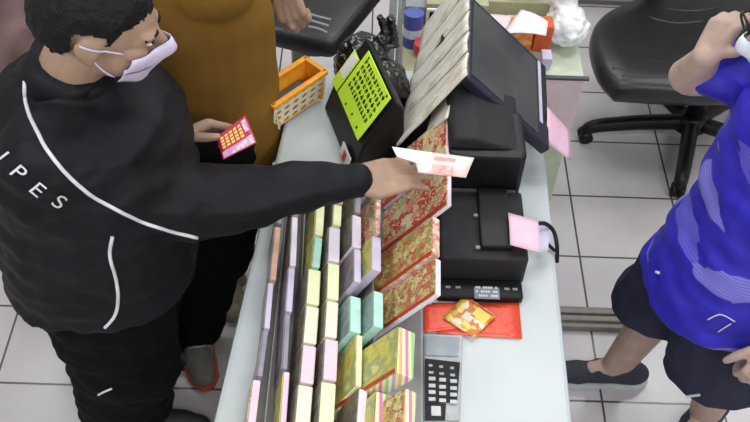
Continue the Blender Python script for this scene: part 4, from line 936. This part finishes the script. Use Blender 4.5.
# ---- R: the seller in the blue jersey
hR = Head((.93, 1.535, 1.53), (-.93, -.05, -.28), (-.28, 0, .96), 1.0)
JR = dict(pelvis=V((.99, 1.45, .84)), belly=V((1.025, 1.46, 1.0)), chest=V((1.045, 1.49, 1.17)), neck=V((1.01, 1.51, 1.37)),
          shR=V((.98, 1.66, 1.29)), elR=at(692, 76, 1.22), wrR=at(706, 57, 1.33), shL=V((1.01, 1.32, 1.28)), elL=V((1.08, 1.22, 1.03)), wrL=at(786, 352, .84),
          hipR=V((.985, 1.55, .80)), knR=V((.895, 1.55, .45)), anR=at(616, 366, .09), hipL=V((1.0, 1.38, .80)), knL=at(722, 374, .46), anL=at(706, 412, .09), toeR=(-1, 0), toeL=(-.65, -.75))
handsR = [((JR['wrR'], at(727, 22, 1.40)-JR['wrR'], V((-.8, -.45, .3)), 1, [.8, .9, .95, 1.0]), dict(sc=1.0, kx=1.2, spread=.05)),
          ((JR['wrL'], at(760, 378, .76)-JR['wrL'], V((-.1, -.6, .6)), 1, [.9, 1.0, 1.0, 1.0]), dict(sc=1.15, kx=1.25, thumb=V((-.6, .1, -.6)), spread=.03))]
pR, bR, fR, sR = build('person', 'masked seller in blue jersey and navy shorts raising a hand to the face', JR, (-1, 0, 0), hR, (.98, 1.5, 0), dict(skin='skin_pale'), 1.2, hands=handsR)
bm = bmesh.new(); torso_garment(bm, JR, fR, sR, 1.22, .72)
cap(bm, JR['pelvis']+V((-.03, -.02, -.06)), JR['belly'], .155, .14)
for side in 'RL': cap(bm, JR['chest'].lerp(JR['neck'], .45), JR['sh'+side], .09, .088); cap(bm, JR['sh'+side], JR['sh'+side].lerp(JR['el'+side], .62), .088, .075, 1.15)
jr_ = weld('jersey', bm, 'jersey', pR, .008, 3, .012, 7)
tR = bvh(jr_)
piping(tR, [(657, 272), (660, 273)], jr_, r=.004, nm='logo_dot'); piping(tR, [(708, 319), (721, 314), (735, 321)], jr_, m='e_lilac', r=.0018, nm='line_print'); piping(tR, [(718, 331), (731, 323)], jr_, m='e_lilac', r=.0018, nm='line_print')
bm = bmesh.new(); tube(bm, [JR['elL'].lerp(JR['wrL'], .62), JR['elL'].lerp(JR['wrL'], .86)], [.044, .042], 14, 1.15); child('wristband', bm, 'orange_red', pR, True, label='orange red cuff')
bm = bmesh.new(); loft(bm, [(JR['pelvis']+V((0, 0, -.12)), .185, .155), (JR['pelvis'], .18, .15), (JR['pelvis']+V((0, 0, .06)), .17, .14)], fR, sR)
for side in 'RL': cap(bm, JR['hip'+side], JR['hip'+side].lerp(JR['kn'+side], .95), .135, .13)
sh_ = weld('shorts', bm, 'navy', pR, .008, 3, .009, 7, cut=[(V((0, 0, .475)), V((0, 0, -1)))])
tS = bvh(sh_); piping(tS, [(687, 396), (693, 395), (700, 394)], sh_, r=.004, nm='shorts_logo')
shoe((JR['anR'].x, JR['anR'].y), (-1, .02), 'shoe_navy', 'sole', pR, solelab='white sole'); shoe((JR['anL'].x, JR['anL'].y), (-.65, -.75), 'shoe_navy', 'sole', pR, solelab='white sole')
hR.hair(pR, bR); hR.mask(bvh(bR), pR, 'mask_white')
gl = None
for q_ in (1, -1):
    bm = bmesh.new(); pts = [hR.p(.108, q_*(.035+.028*math.cos(t*math.pi/8)), .006+.02*math.sin(t*math.pi/8)) for t in range(17)]; tube(bm, pts, .0028, 6)
    if gl is None: gl = child('glasses', bm, 'black', pR, True)
    else: child('rim', bm, 'black', gl, True)
    bm = bmesh.new(); tube(bm, [hR.p(.106, q_*.063, .012), hR.p(.05, q_*.084, .012), hR.p(-.01, q_*.09, .01)], .0026, 6); child('temple_arm', bm, 'black', gl, True)
# ------------------------------------------------------------------ light
wd = bpy.data.worlds.new('world'); S.world = wd; wd.use_nodes = True; bg = wd.node_tree.nodes['Background']; bg.inputs[0].default_value = (.9, .95, 1, 1); bg.inputs[1].default_value = .25
def lamp(x, y, sx, sy, w):
    l = bpy.data.lights.new('ceiling_and_fill_lamp', 'AREA'); l.shape = 'RECTANGLE'; l.size = sx; l.size_y = sy; l.energy = w; l.color = (.96, .98, 1)
    o = bpy.data.objects.new('ceiling_and_fill_lamp', l); COL.objects.link(o); o.location = (x, y, 3.05)
for x, y, w in ((-1.6, .4, 30), (.5, 2.2, 18), (2.2, .6, 28), (.5, 4.0, 24), (2.2, 3.2, 24), (-1.6, 3.2, 24), (.5, -.6, 40)): lamp(x, y, 1.2, .5, w)  # overhead lamps; those at the near end are added fill for camera-facing surfaces
